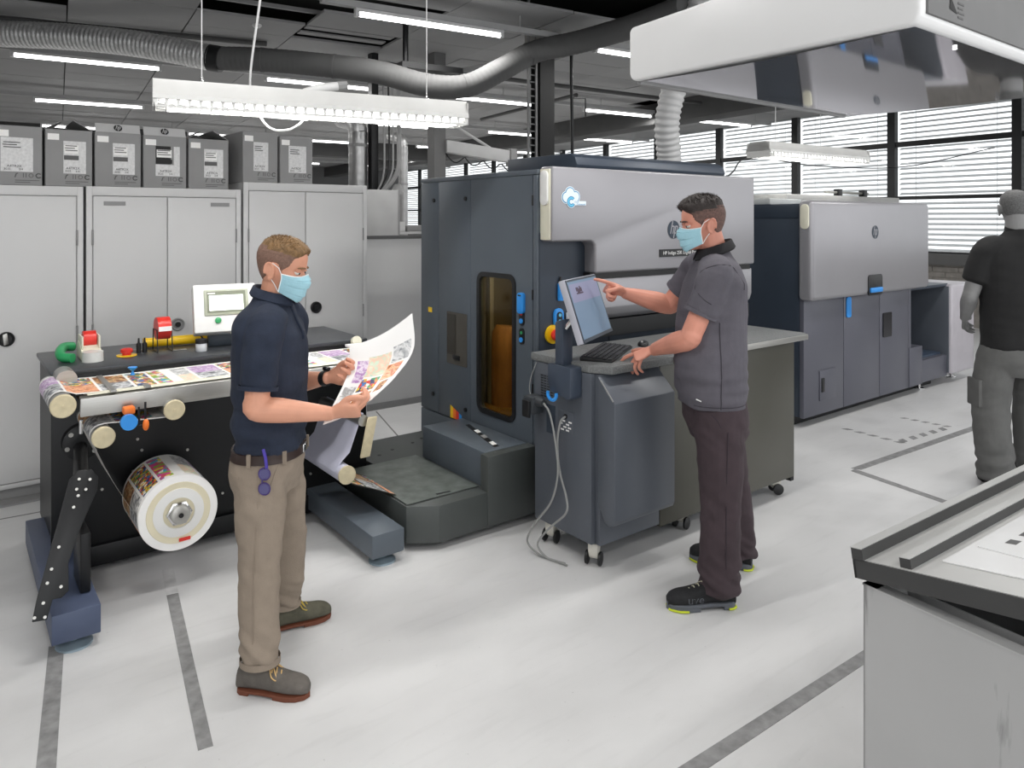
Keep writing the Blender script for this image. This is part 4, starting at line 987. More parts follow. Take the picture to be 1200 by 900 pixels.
# ---------------------------------------------------------------- operator console on castors
cn = thing('operator_console', 'dark grey console on castors with a speckled worktop before the press', 'console', (3.4, 2.86, 0))
OL2 = mat('console_olive_panel', '#48473f', .35, .1, .04, 2)
LAM = mat('speckled_laminate', '#6c6e6e', .5, 0, .3, 160)
obj('left_cabinet', MB().box(2.54, 2.99, 2.66, 3.10, .125, .972, .003), CARTG, cn)
obj('front_panel', MB().box(2.565, 3.0, 2.622, 2.66, .125, .972, .003), CARTG, cn)
obj('right_cabinet', MB().box(3.0, 4.27, 2.655, 3.10, .115, .972, .003), DARK2, cn)
obj('right_front_panel', MB().box(3.004, 4.275, 2.622, 2.655, .11, .972, .003), OL2, cn)
wt = obj('worktop', MB().prism([(2.535, 2.68), (2.60, 2.57), (4.33, 2.57), (4.36, 2.60), (4.36, 3.13), (2.535, 3.13)], 'z', .975, 1.016, .006), LAM, cn)
obj('worktop_edge', MB().box(3.05, 4.34, 2.562, 2.575, .978, 1.012, .004), STEEL, wt)
bg = obj('bulged_door', MB().prism([(2.622, .965), (2.505, .852), (2.505, .285), (2.515, .262), (2.545, .25), (2.575, .262), (2.622, .345)], 'x', 2.548, 2.985, .004), CARTG, cn)
obj('door_edge', MB().tube([(2.547, 2.6, .95), (2.547, 2.515, .862)], .004, 6), GREYP, bg)
vt = MB()
for a in range(9):
    for b in range(5): vt.box(2.5385, 2.5395, 2.925 + b * .026, 2.944 + b * .026, .795 + a * .0135, .8005 + a * .0135)
obj('vent_slots', vt, BLACKP, cn, kind='stuff')
po = obj('port_plate', MB().box(2.536, 2.541, 2.785, 2.90, .64, .75, .002), CARTG, cn)
obj('port_socket', MB().cyl((2.536, 2.845, .725), (2.533, 2.845, .725), .013, n=12), BLACKP, po)
pp = MB()
for z, ys in ((.70, (2.81, 2.86)), (.685, (2.83, 2.88)), (.67, (2.815, 2.85)), (.655, (2.83, 2.87))):
    for y in ys: pp.box(2.5345, 2.5355, y - .012, y + .012, z - .004, z + .004)
obj('port_marks', pp, PAPER, po)
obj('panel_recess', MB().box(2.5385, 2.5398, 2.93, 3.0, .61, .76), DARK2, cn)
def castor(x, y, rz=0.0):
    T = Matrix.Translation((x, y, 0)) @ Matrix.Rotation(rz, 4, 'Z'); W = lambda mb: (setattr(mb, 'v', [tuple(T @ Vector(p)) for p in mb.v]), mb)[1]
    c = obj('castor', W(MB().prism([(-.032, .115), (.032, .115), (.034, .09), (.016, .036), (-.004, .03), (-.02, .045), (-.034, .08)], 'y', -.024, .024, .004)), mat('castor_white', '#d9d6cc', .5), cn)
    w = MB()
    for s_ in (-1, 1): w.lathe([(.02, 0), (.034, .003), (.034, .014), (.02, .018)], (-.008, s_ * .026 - (.0 if s_ > 0 else .0), .036), (0, s_, 0), 18)
    obj('castor_wheel', W(w), BLACKP, c); obj('castor_stem', W(MB().cyl((.0, 0, .115), (0, 0, .13), .014, n=10)), STEEL, c)
castor(2.60, 2.70, .5); castor(2.60, 3.03, .4); castor(4.18, 2.70, 2.6); castor(4.18, 3.03, .3); castor(3.3, 2.72, .2)
obj('corner_foot', MB().box(4.24, 4.275, 2.625, 2.66, .085, .115), BLACKM, cn)
# post that carries the screen
mp_ = obj('screen_post', MB().prism([(2.80, .975), (2.86, .975), (2.86, 1.215), (2.80, 1.235)], 'x', 2.475, 2.545, .006), mat('post_blue_grey', '#3f4856', .4, .1), cn)
obj('post_bracket', MB().prism([(2.725, 1.0), (2.90, 1.0), (2.90, .90), (2.88, .862), (2.745, .835), (2.725, .85)], 'x', 2.46, 2.54, .006), mat('post_blue_grey', '#3f4856'), mp_)
obj('blue_hook', MB().tube([(2.452, 2.855 + .033 * math.cos(a), .85 + .03 * math.sin(a)) for a in [PI * .1 - i * PI * 1.2 / 12 for i in range(13)]], .009, 8), BLUE, mp_)

# the screen
MQ = Vector((2.535, 2.665, 1.307)); th, ti = .481, .317; MWd, MHt = .45, .31
wv = Vector((math.cos(th), math.sin(th), 0)); nv = Vector((math.sin(th), -math.cos(th), 0)); uv_ = Vector((0, 0, 1)) * math.cos(ti) - nv * math.sin(ti); nn_ = wv.cross(uv_)
mo = thing('computer_monitor', 'flat computer screen tilted on a post at the left end of the console', 'monitor', (2.535, 2.665, 1.13))
obj('screen_case', MB().obox(MQ - nn_ * .018, wv * MWd / 2, uv_ * MHt / 2, nn_ * .017, bev=.004), mat('monitor_silver', '#b9bac4', .35, .3), mo)
obj('bezel', MB().obox(MQ - nn_ * .0005, wv * (MWd / 2 - .004), uv_ * (MHt / 2 - .004), nn_ * .0015), mat('bezel_blue_black', '#2b3542', .3), mo)
so = obj('screen', MB().obox(MQ + nn_ * .0014, wv * (MWd / 2 - .016), uv_ * (MHt / 2 - .014) , nn_ * .0006), glow('screen_blue_grey', '#5b6d80', .55), mo)
obj('screen_header', MB().obox(MQ + nn_ * .0022 + uv_ * .083, wv * .20, uv_ * .045, nn_ * .0003), glow('screen_mauve', '#6d6f86', .55), so)
sh_ = MB()
for k in range(5): sh_.obox(MQ + nn_ * .0028 + uv_ * (.098 - .004 * (k % 3)) - wv * (.115 - .016 * k), wv * .008, uv_ * (.010 + .004 * (k % 2)), nn_ * .0003)
sh_.obox(MQ + nn_ * .0028 + uv_ * .078 - wv * .08, wv * .045, uv_ * .004, nn_ * .0003)
obj('screen_figures', sh_, glow('screen_dark', '#3c3040', .4), so)
obj('screen_edge_bar', MB().obox(MQ + nn_ * .0014 - uv_ * (MHt / 2 - .009), wv * (MWd / 2 - .004), uv_ * .008, nn_ * .0016), mat('bezel_blue_black', '#2b3542'), mo)
obj('screen_arm', MB().tube([tuple(MQ - nn_ * .03), tuple(MQ - nn_ * .08 - uv_ * .02), (2.50, 2.80, 1.19)], .014, 8), CHROME, mo)
obj('screen_mount', MB().obox(MQ - nn_ * .04, wv * .05, uv_ * .05, nn_ * .01), BLACKP, mo)

# keyboard and mouse
kc = Vector((2.82, 2.83, 1.0165)); ka = math.radians(31)
T = Matrix.Translation(kc) @ Matrix.Rotation(ka, 4, 'Z'); W = lambda mb: (setattr(mb, 'v', [tuple(T @ Vector(p)) for p in mb.v]), mb)[1]
kb = thing('keyboard', 'black keyboard lying askew on the console below the screen', 'keyboard', tuple(kc), ka)
obj('keyboard_base', W(MB().prism([(-.085, 0), (.085, 0), (.085, .020), (-.085, .010)], 'x', -.235, .235, .003)), BLACKP, kb)
KEYM = mat('key_black', '#26272b', .5)
km = None
for r in range(6):
    n = 15
    for c in range(n):
        if r == 0 and 4 <= c <= 8: 
            if c != 6: continue
            w_ = .068
        else: w_ = .0125
        x = -.214 + .428 * c / (n - 1); y = -.068 + .0272 * r; z = .0115 + (y + .085) / .17 * .010
        if w_ < .02 and km is not None:
            o = bpy.data.objects.new('key', km); COL.objects.link(o); o.parent = kb
        else:
            o = obj('key', W(MB().box(-w_, w_, -.0115, .0115, 0, .005, .0015, seg=1)), KEYM, kb)
            if w_ < .02: km = o.data
        o.location = (x, y, z)
ms = thing('computer_mouse', 'black mouse lying on the console right of the keyboard', 'mouse', (3.18, 2.90, 1.0165))
obj('mouse_shell', MB().ell((3.18, 2.90, 1.022), (.05, .035, 0), (-.018, .026, 0), (0, 0, .024)), BLACKP, ms)
obj('mouse_wheel', MB().cyl((3.145, 2.87, 1.042), (3.138, 2.878, 1.042), .008, n=10), GREYP, ms)

# connector with its cable at the left side of the console
cb_ = thing('cable_connector', 'dark grey connector with a hanging cable on the left side of the console', 'connector', (2.50, 3.05, .75))
PLUG = mat('plug_grey', '#33373b', .5)
obj('connector_body', MB().box(2.455, 2.538, 3.02, 3.10, .705, .80, .012), PLUG, cb_)
obj('connector_nose', MB().cyl((2.50, 3.02, .775), (2.49, 2.965, .775), .03, .018, n=14), PLUG, cb_)
obj('connector_flap', MB().box(2.44, 2.456, 3.03, 3.09, .69, .78, .006), BLACKP, cb_)
CBL = mat('grey_cable', '#8d8e8c', .55)
obj('cable', MB().tube(spline([(2.49, 2.965, .775), (2.46, 2.88, .74), (2.455, 2.83, .60), (2.46, 2.82, .45), (2.45, 2.86, .30), (2.42, 2.95, .17), (2.40, 2.99, .07), (2.43, 2.93, .012), (2.46, 2.82, .008), (2.47, 2.76, .008)], 10), .0055, 8), CBL, cb_)
obj('cable', MB().tube(spline([(2.534, 2.845, .725), (2.50, 2.845, .70), (2.475, 2.84, .60), (2.47, 2.815, .46), (2.475, 2.77, .34), (2.46, 2.76, .27), (2.44, 2.86, .17), (2.42, 2.93, .07), (2.44, 2.88, .012), (2.475, 2.78, .008)], 10), .0055, 8), CBL, cb_)
obj('thin_lead', MB().tube(spline([(2.535, 3.08, .97), (2.52, 3.11, .88), (2.51, 3.11, .82), (2.50, 3.08, .79)], 6), .0025, 6), CBL, cb_)

# ---------------------------------------------------------------- second unit of the press line
u2 = thing('press_unit', 'dark press unit with a silver cover behind the man in the grey polo shirt', 'printing press', (6.6, 3.95, 0))
obj('unit_body', MB().box(5.645, 7.54, 3.41, 4.65, .09, 1.87, .004), DARK2, u2)
obj('side_plate', MB().box(5.638, 5.65, 3.42, 4.64, .09, 1.74, .002), DARK2, u2); obj('side_plate_top', MB().box(5.638, 5.65, 3.42, 4.64, 1.75, 1.86, .002), DARK2, u2)
obj('unit_plinth', MB().box(5.70, 8.3, 3.50, 4.5, .0, .09), BLACKM, u2)
U2F = mat('unit_front_paint', '#5b5c66', .38, .15, .03, 2)
ds = []
for x0, x1 in ((5.645, 6.277), (6.285, 6.927), (6.935, 7.515)):
    ds.append(obj('front_door', MB().box(x0, x1, 3.375, 3.412, .085, 1.12, .003), U2F, u2))
obj('unit_cover', MB().box(5.60, 7.73, 3.27, 3.408, 1.065, 1.90, .045, seg=4), SILVER, u2)
cu = [o for o in u2.children if o.name.startswith('unit_cover')][0]
obj('cover_side_cap', MB().prism(rrect(3.30, 3.375, 1.66, 1.865, .035, 5), 'x', 5.585, 5.603, .005), CREAM, cu)
lg = MB(); hp_logo((6.63, 3.2695, 1.625), .060, (1, 0, 0), (0, 0, 1), lg, 0, 1, .0015); obj('round_emblem', lg, [mat('emblem_dark', '#23303f'), SILVER], cu)
hr = obj('handle_recess', MB().prism(rrect(6.50, 6.755, 1.06, 1.245, .03, 4), 'y', 3.262, 3.275, .002), BLACKP, cu)
obj('blue_grip', MB().box(6.52, 6.735, 3.245, 3.265, 1.085, 1.13, .01), BLUE, hr)
obj('blue_tag', MB().prism(rrect(6.32, 6.40, .87, 1.05, .02, 3), 'y', 3.366, 3.376), BLUE, ds[1])
obj('door_window', MB().prism(rrect(6.985, 7.15, .63, .86, .015, 3), 'y', 3.365, 3.377), mat('smoked_dark', '#26262a', .2), ds[2])
sf = obj('service_flap', MB().box(5.88, 6.135, 3.366, 3.377, .20, .455, .003), U2F, ds[0])
obj('flap_grip', MB().box(5.90, 5.945, 3.358, 3.368, .27, .39, .004), BLACKP, sf)
# open section and end box
obj('bay_back', MB().box(7.54, 8.42, 3.95, 4.6, .09, 1.03, .003), DARK2, u2); obj('bay_top', MB().box(7.54, 8.46, 3.40, 4.6, 1.03, 1.06, .003), DARK2, u2)
obj('bay_back_flap', MB().box(7.62, 8.2, 3.935, 3.952, .34, .98, .003), DARK2, u2); obj('bay_grip', MB().box(7.85, 8.05, 3.925, 3.937, .90, .94, .003), BLACKP, u2)
obj('bay_base', MB().box(7.54, 8.42, 3.39, 4.6, .085, .31, .004), U2F, u2); obj('bay_step', MB().box(7.52, 7.80, 3.37, 3.95, .085, .47, .004), U2F, u2)
obj('bay_shelf', MB().box(7.80, 8.42, 3.45, 3.94, .31, .33, .003), mat('bay_blue_shelf', '#3d4a5c', .4), u2)
obj('post_left', MB().box(7.53, 7.575, 3.38, 3.44, .47, 1.06, .003), U2F, u2)
obj('end_box', MB().box(8.42, 9.0, 3.34, 4.6, .10, 1.05, .03, seg=3), mat('end_box_pale', '#b6b2b8', .4, .1), u2)
obj('end_box_face', MB().box(8.405, 8.425, 3.37, 4.55, .12, 1.03, .004), CARTG, u2)
obj('levelling_foot', MB().lathe([(.0, 0), (.05, 0), (.05, .012), (.016, .018), (.016, .09)], (7.95, 3.47, 0), (0, 0, 1), 14), CHROME, u2)
obj('levelling_foot', MB().lathe([(.0, 0), (.05, 0), (.05, .012), (.016, .018), (.016, .10)], (8.8, 3.5, 0), (0, 0, 1), 14), CHROME, u2)
obj('roof_box', MB().box(6.15, 8.35, 3.85, 4.5, 1.87, 1.975, .005), mat('roof_box_grey', '#8c8c8a', .5), u2)
obj('roof_box_low', MB().box(5.66, 6.15, 3.7, 4.5, 1.87, 1.92, .005), mat('roof_box_pale', '#b5b8b8', .4), u2)
rl_ = obj('roof_rail', MB().cyl((6.9, 3.9, 2.01), (7.75, 3.9, 2.01), .012, n=8), STEEL, u2)
for x in (7.15, 7.65): obj('rail_clamp', MB().box(x - .035, x + .035, 3.87, 3.93, 1.975, 2.045, .005), BLACKM, rl_)
t = thing('white_carton', 'small white carton on the pale end box below the windows', 'box', (8.62, 4.2, 1.05))
obj('carton_body', MB().box(8.50, 8.74, 4.05, 4.4, 1.05, 1.23, .004), PAPER, t); obj('carton_flap', MB().obox((8.62, 4.045, 1.22), (.12, 0, 0), (0, .02, -.012), (0, .001, .002)), PAPER, t)
t = thing('black_case', 'flat black case lying on the unit beside the small white carton', 'case', (8.2, 4.1, 1.06))
obj('case_body', MB().box(8.06, 8.36, 4.0, 4.3, 1.06, 1.10, .01), BLACKP, t); obj('case_lid', MB().box(8.07, 8.35, 4.01, 4.29, 1.10, 1.115, .005), BLACKP, t)

# ---------------------------------------------------------------- raised cover of the press in the foreground
hd = thing('raised_cover', 'white raised press cover with a glossy underside at the upper right', 'cover', (2.5, 1.2, 2.2))
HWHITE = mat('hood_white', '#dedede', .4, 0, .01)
X0, X1, Y0, Y1, ZB = 1.84, 3.24, .80, 1.745, 2.205
ny, nx = 20, 10
def zb(u): return ZB - .010 * (1 - (2 * u - 1) ** 2)
und = MB().grid([[(X0 + .02 + (X1 - X0 - .04) * i / nx, Y0 + .02 + (Y1 - Y0 - .04) * j / ny, zb(j / ny)) for i in range(nx + 1)] for j in range(ny + 1)])
obj('underside', und, mat('glossy_underside', '#d4d4d6', .05, .9, .01), hd, 80)
prof = [(Y0, ZB + .03), (Y0 + .006, ZB + .012), (Y0 + .022, ZB + .001), (Y1 - .022, ZB + .001), (Y1 - .006, ZB + .012), (Y1, ZB + .03), (Y1, ZB + .17), (Y1 - .01, ZB + .185), (1.35, ZB + .205), (Y0 + .02, ZB + .30), (Y0, ZB + .29)]
obj('cover_shell', MB().prism(prof, 'x', X0 + .002, X1, .010, seg=3), HWHITE, hd)
obj('side_face', MB().box(X0 + .03, X1 - .03, Y0 - .006, Y0 + .004, ZB + .03, ZB + .27, .003), mat('hood_shaded_side', '#666666', .5), hd)  # shade on this side of the white cover is put into its grey
wt_ = MB(); wt_.add([(1.985, Y0 - .0075, 2.265), (2.03, Y0 - .0075, 2.258), (1.99, Y0 - .0075, 2.297)], [(0, 1, 2)], 0); obj('warning_triangle', wt_, INK, hd)
tb_ = MB()
for k in range(4): tb_.box(2.035, 2.07 - .006 * (k % 2), Y0 - .0075, Y0 - .0065, 2.285 - k * .012, 2.290 - k * .012)
obj('warning_print', tb_, INKG, hd)
obj('edge_lamp', MB().cyl((2.16, Y0 + .05, zb(.05) - .001), (2.16, Y0 + .05, zb(.05) - .005), .006, n=10), glow('small_lamp', '#ffffff', 1.5), hd)
obj('rear_strip', MB().box(X0 + .03, X1 - .03, Y1 - .03, Y1 - .012, ZB - .008, ZB + .004, .002), mat('hood_edge_grey', '#8a8a8a', .4), hd)
obj('hinge_arm', MB().box(2.3, 2.42, .9, 1.3, ZB + .26, ZB + .33, .01), GREYP, hd)
obj('lift_strut', MB().cyl((2.36, 1.1, ZB + .3), (2.36, 1.1, 3.74), .03, n=12), STEEL, hd)

# ---------------------------------------------------------------- sheet-metal bin with a tray on top, lower right
BZ = .85
bn = thing('sheet_metal_bin', 'scratched sheet-metal bin at the lower right corner', 'bin', (1.776, .904, 0), RA)
TB = WM[bn.name]; Wb = lambda mb: (setattr(mb, 'v', [tuple(TB @ Vector(p)) for p in mb.v]), mb)[1]
def bin_mat():
    m = mat('galvanised_sheet', '#b2b2b2', .42, .2, .07, 1.5, .05, 20)
    nt = m.node_tree; b = nt.nodes['Principled BSDF']; L = nt.links.new
    tc = nt.nodes.new('ShaderNodeTexCoord'); mp = nt.nodes.new('ShaderNodeMapping'); mp.inputs['Scale'].default_value = (1, 7, 1.2); mp.inputs['Rotation'].default_value = (.6, 0, 0)
    L(tc.outputs['Object'], mp.inputs['Vector']); n = nt.nodes.new('ShaderNodeTexNoise'); n.inputs['Scale'].default_value = 3; n.inputs['Detail'].default_value = 8; n.inputs['Distortion'].default_value = .4
    L(mp.outputs['Vector'], n.inputs['Vector']); r = nt.nodes.new('ShaderNodeValToRGB'); r.color_ramp.elements[0].position = .30; r.color_ramp.elements[1].position = .39
    r.color_ramp.elements[0].color = (.55, .55, .55, 1); r.color_ramp.elements[1].color = (1, 1, 1, 1); L(n.outputs['Fac'], r.inputs['Fac'])
    x = nt.nodes.new('ShaderNodeMix'); x.data_type = 'RGBA'; x.blend_type = 'MULTIPLY'; x.inputs[0].default_value = 1
    src = b.inputs['Base Color'].links[0].from_socket; L(src, x.inputs[6]); L(r.outputs['Color'], x.inputs[7]); L(x.outputs[2], b.inputs['Base Color']); return m
GALV = bin_mat()
bw_, bd_ = 1.15, 1.0
for n_, c in (('bin_wall', (0, .004, -bd_, 0, .02, BZ)), ('bin_wall', (bw_ - .004, bw_, -bd_, 0, .02, BZ)), ('bin_wall', (0, bw_, -.004, 0, .02, BZ)), ('bin_wall', (0, bw_, -bd_, -bd_ + .004, .02, BZ))):
    obj(n_, Wb(MB().box(*c)), GALV, bn)
obj('bin_floor', Wb(MB().box(0, bw_, -bd_, 0, .0, .02)), BLACKM, bn)
for n_, c in (('bin_rim', (-.002, .035, -bd_, .002, BZ, BZ + .004)), ('bin_rim', (-.002, bw_, -.035, .002, BZ, BZ + .004)), ('rim_groove', (.035, .07, -bd_, -.035, BZ - .02, BZ - .014)), ('rim_lip', (.068, .074, -bd_, -.07, BZ - .02, BZ + .004))):
    obj(n_, Wb(MB().box(*c)), GALV if 'groove' not in n_ else BLACKM, bn)
obj('bin_inner_shade', Wb(MB().box(.08, bw_ - .02, -bd_ + .02, -.04, BZ - .12, BZ - .10)), BLACKM, bn)  # black sheet stands in for the shade inside the open bin
TT = Matrix.Translation((1.762, .924, .905)) @ Matrix.Rotation(math.radians(-2.0), 4, 'Z') @ Matrix.Rotation(math.radians(-8.5), 4, 'X')
Wt = lambda mb: (setattr(mb, 'v', [tuple(TT @ Vector(p)) for p in mb.v]), mb)[1]
ty = thing('metal_tray', 'flat dark-edged metal tray with printing plates lying across the bin', 'tray', (1.762, .924, .905))
DEDGE = mat('tray_dark_edge', '#3f3f3f', .5, .2)
TLen, TDep = 1.3, .66
obj('tray_plate', Wt(MB().box(.004, TLen, -TDep, -.004, .0, .006)), mat('tray_plate_pale', '#c4c4c2', .4, .3, .04, 3), ty)
obj('tray_lip', Wt(MB().prism([(0, .004), (0, -.04), (.02, -.045), (.03, -.0), (.03, .004)], 'y', -TDep, .0)), DEDGE, ty)
obj('tray_lip', Wt(MB().box(0, TLen, -.006, .0, -.04, .006)), DEDGE, ty)
b1 = obj('edge_bar', Wt(MB().box(-.004, TLen, -.030, -.002, .006, .032)), DEDGE, ty); obj('bar_top', Wt(MB().box(-.004, TLen, -.028, .0, .032, .034)), MATS['tray_plate_pale'], b1)
b2 = obj('edge_bar', Wt(MB().box(.012, TLen, -.138, -.112, .006, .028)), DEDGE, ty); obj('bar_top', Wt(MB().box(.012, TLen, -.136, -.112, .028, .030)), MATS['tray_plate_pale'], b2)
tp2 = thing('film_sheets', 'white printed film sheets with grey marks lying in the tray', 'sheets', tuple(TT @ Vector((.5, -.3, .008))))
FILM = mat('white_film', '#e6e6e6', .25, 0, .02)
obj('sheet', Wt(MB().box(.10, 1.1, -.62, -.165, .0065, .009)), FILM, tp2); s2 = obj('sheet', Wt(MB().prism([(.16, -.60), (1.15, -.64), (1.15, -.20), (.24, -.185)], 'z', .009, .0115)), FILM, tp2)
mk = MB()
for k in range(7):
    x = .30 + k * .075; mk.prism([(x, -.222 - k * .002), (x + .034, -.222 - k * .002), (x + .034, -.246 - k * .002), (x, -.246 - k * .002)], 'z', .0115, .012)
mk.prism([(.17, -.33), (.19, -.33), (.19, -.45), (.17, -.45)], 'z', .0115, .012)
for k in range(4): mk.prism([(.28, -.30 - k * .03), (.36, -.30 - k * .03), (.36, -.304 - k * .03), (.28, -.304 - k * .03)], 'z', .0115, .012)
obj('printed_marks', Wt(mk), INKG, s2)
# ---------------------------------------------------------------- people: skin is one continuous surface, clothes are lofted over it
def cr(vals, t):
    """Catmull-Rom through rows of vals at parameter t (0..n-1)"""
    n = len(vals); i = min(int(t), n - 2); u = t - i
    a, b = vals[i], vals[i + 1]; pa = vals[i - 1] if i else 2 * a - b; pb = vals[i + 2] if i + 2 < n else 2 * b - a
    return .5 * ((2 * a) + (b - pa) * u + (2 * pa - 5 * a + 4 * b - pb) * u * u + (3 * a - pa - 3 * b + pb) * u ** 3)
def limb(mb, pts, rad, n=16, sub=5, ref=None, flat=1.0, m=0):
    """closed tapering tube through joints; rad per joint, either r or (r_side, r_front); ref fixes the side axis"""
    P = [np.array(p, float) for p in pts]; R = [np.array((r, r * flat) if not hasattr(r, '__len__') else r, float) for r in rad]
    k = (len(P) - 1) * sub; C = [cr(P, i / sub if i < k else len(P) - 1 - 1e-9) for i in range(k + 1)]; Q = [np.maximum(cr(R, i / sub if i < k else len(P) - 1 - 1e-9), .002) for i in range(k + 1)]
    vs = []; a = None if ref is None else Vector(ref)
    for i in range(k + 1):
        d = Vector(C[min(i + 1, k)] - C[max(i - 1, 0)]).normalized(); c = Vector(C[i])
        if a is None: a = frame_of(d)[1]
        a = (a - d * a.dot(d)).normalized(); b = d.cross(a)
        for j in range(n):
            t = 2 * PI * j / n; vs.append(c + a * (Q[i][0] * math.cos(t)) + b * (Q[i][1] * math.sin(t)))
    d0 = Vector(C[0] - C[1]).normalized(); d1 = Vector(C[-1] - C[-2]).normalized(); o = len(vs)
    vs.append(Vector(C[0]) + d0 * float(min(Q[0])) * .5); vs.append(Vector(C[-1]) + d1 * float(min(Q[-1])) * .5)
    fs = []
    for i in range(k): fs += [(i * n + j, i * n + (j + 1) % n, (i + 1) * n + (j + 1) % n, (i + 1) * n + j) for j in range(n)]
    fs += [((j + 1) % n, j, o) for j in range(n)] + [(k * n + j, k * n + (j + 1) % n, o + 1) for j in range(n)]
    return mb.add(vs, fs, m)
def torso(mb, st, n=32, sub=5, grow=0.0, p=2.3, m=0):
    """stations (z, x, y, half depth, half width)"""
    S = [np.array(s, float) for s in st]; k = (len(S) - 1) * sub; vs = []
    for i in range(k + 1):
        z, x, y, hx, hy = cr(S, i / sub if i < k else len(S) - 1 - 1e-9)
        for j in range(n):
            t = 2 * PI * j / n; c, s = math.cos(t), math.sin(t); e = 2 / p
            vs.append((x + (hx + grow) * math.copysign(abs(c) ** e, c), y + (hy + grow) * math.copysign(abs(s) ** e, s), z))
    fs = []
    for i in range(k): fs += [(i * n + j, i * n + (j + 1) % n, (i + 1) * n + (j + 1) % n, (i + 1) * n + j) for j in range(n)]
    fs += [tuple(range(n))[::-1], tuple(range(k * n, (k + 1) * n))]
    return mb.add(vs, fs, m)
def remesh(mb, voxel, smooth=3, fac=.5):
    """union of overlapping closed shells, returned as arrays"""
    me = bpy.data.meshes.new('tmp'); me.from_pydata([tuple(v) for v in mb.v], [], mb.f)
    bm = bmesh.new(); bm.from_mesh(me); bmesh.ops.recalc_face_normals(bm, faces=bm.faces[:]); bm.to_mesh(me); bm.free()
    o = bpy.data.objects.new('tmp', me); COL.objects.link(o)
    md = o.modifiers.new('r', 'REMESH'); md.mode = 'VOXEL'; md.voxel_size = voxel; md.adaptivity = 0
    dg = bpy.context.evaluated_depsgraph_get(); m2 = bpy.data.meshes.new_from_object(o.evaluated_get(dg))
    nv = len(m2.vertices); V = np.empty(nv * 3); m2.vertices.foreach_get('co', V); V = V.reshape(-1, 3)
    E_ = np.empty(len(m2.edges) * 2, int); m2.edges.foreach_get('vertices', E_); E_ = E_.reshape(-1, 2)
    F = [tuple(p.vertices) for p in m2.polygons]
    deg = np.zeros(nv); np.add.at(deg, E_[:, 0], 1); np.add.at(deg, E_[:, 1], 1); deg = np.maximum(deg, 1)[:, None]
    for it in range(smooth * 2):
        S = np.zeros_like(V); np.add.at(S, E_[:, 0], V[E_[:, 1]]); np.add.at(S, E_[:, 1], V[E_[:, 0]])
        V = V + (fac if it % 2 == 0 else -fac * 1.04) * (S / deg - V)
    bpy.data.objects.remove(o); bpy.data.meshes.remove(me); bpy.data.meshes.remove(m2)
    return V, F
def normals(V, F):
    N = np.zeros_like(V); Fa = np.array([f[:4] if len(f) >= 4 else (f[0], f[1], f[2], f[2]) for f in F])
    n = np.cross(V[Fa[:, 2]] - V[Fa[:, 0]], V[Fa[:, 3]] - V[Fa[:, 1]])
    for k in range(4): np.add.at(N, Fa[:, k], n)
    return N / np.maximum(np.linalg.norm(N, axis=1, keepdims=True), 1e-12)
def folds(V, F, fn):
    """push every point along its normal by fn(point)"""
    N = normals(V, F); d = np.array([fn(p) for p in V]); return V + N * d[:, None]
def nz(x, y, z): return noise.noise(Vector((x, y, z)))

# head surface in head space: x forward, y left, z up from the chin, ears near x = 0
HZ = [0, .012, .03, .05, .07, .085, .10, .115, .13, .15, .17, .185, .20, .212, .22, .225]
HF = [.078, .094, .096, .097, .096, .095, .092, .089, .096, .097, .095, .088, .074, .055, .035, .004]
HB = [.03, .0, -.025, -.05, -.068, -.078, -.086, -.092, -.097, -.100, -.098, -.092, -.080, -.060, -.040, -.008]
HW = [.018, .036, .047, .055, .061, .065, .068, .070, .073, .0755, .075, .070, .060, .046, .030, .004]
def head_pt(z, phi, feat=True):
    xf, xb, w = np.interp(z, HZ, HF), np.interp(z, HZ, HB), np.interp(z, HZ, HW)
    c0 = max(min(-.005, xf - .03), xb + .03) if xf - xb > .06 else (xf + xb) / 2
    c, s = math.cos(phi), math.sin(phi)
    x = c0 + (xf - c0) * abs(c) ** .82 if c > 0 else c0 - (c0 - xb) * abs(c) ** .95
    y = w * math.copysign(abs(s) ** .92, s)
    if feat and c > 0:
        g = lambda v, m, sd: math.exp(-((v - m) / sd) ** 2)
        nb = np.interp(z, [.060, .070, .078, .10, .128], [0, .75, 1.0, .5, .05])
        x += .030 * nb * g(y, 0, .011 + .006 * max(0, (.10 - z) / .04))
        x += .005 * g(z, .131, .008) * g(y, .0, .04)
        x -= .008 * (g(y, .032, .014) + g(y, -.032, .014)) * g(z, .114, .010)
        x += .004 * g(z, .046, .008) * g(y, 0, .022) - .003 * g(z, .055, .004) * g(y, 0, .02) + .004 * g(z, .016, .012) * g(y, 0, .018)
        yy = .004 * g(z, .09, .014) * g(abs(y), .05, .015); y += math.copysign(yy, y)
    return np.array((x, y, z))
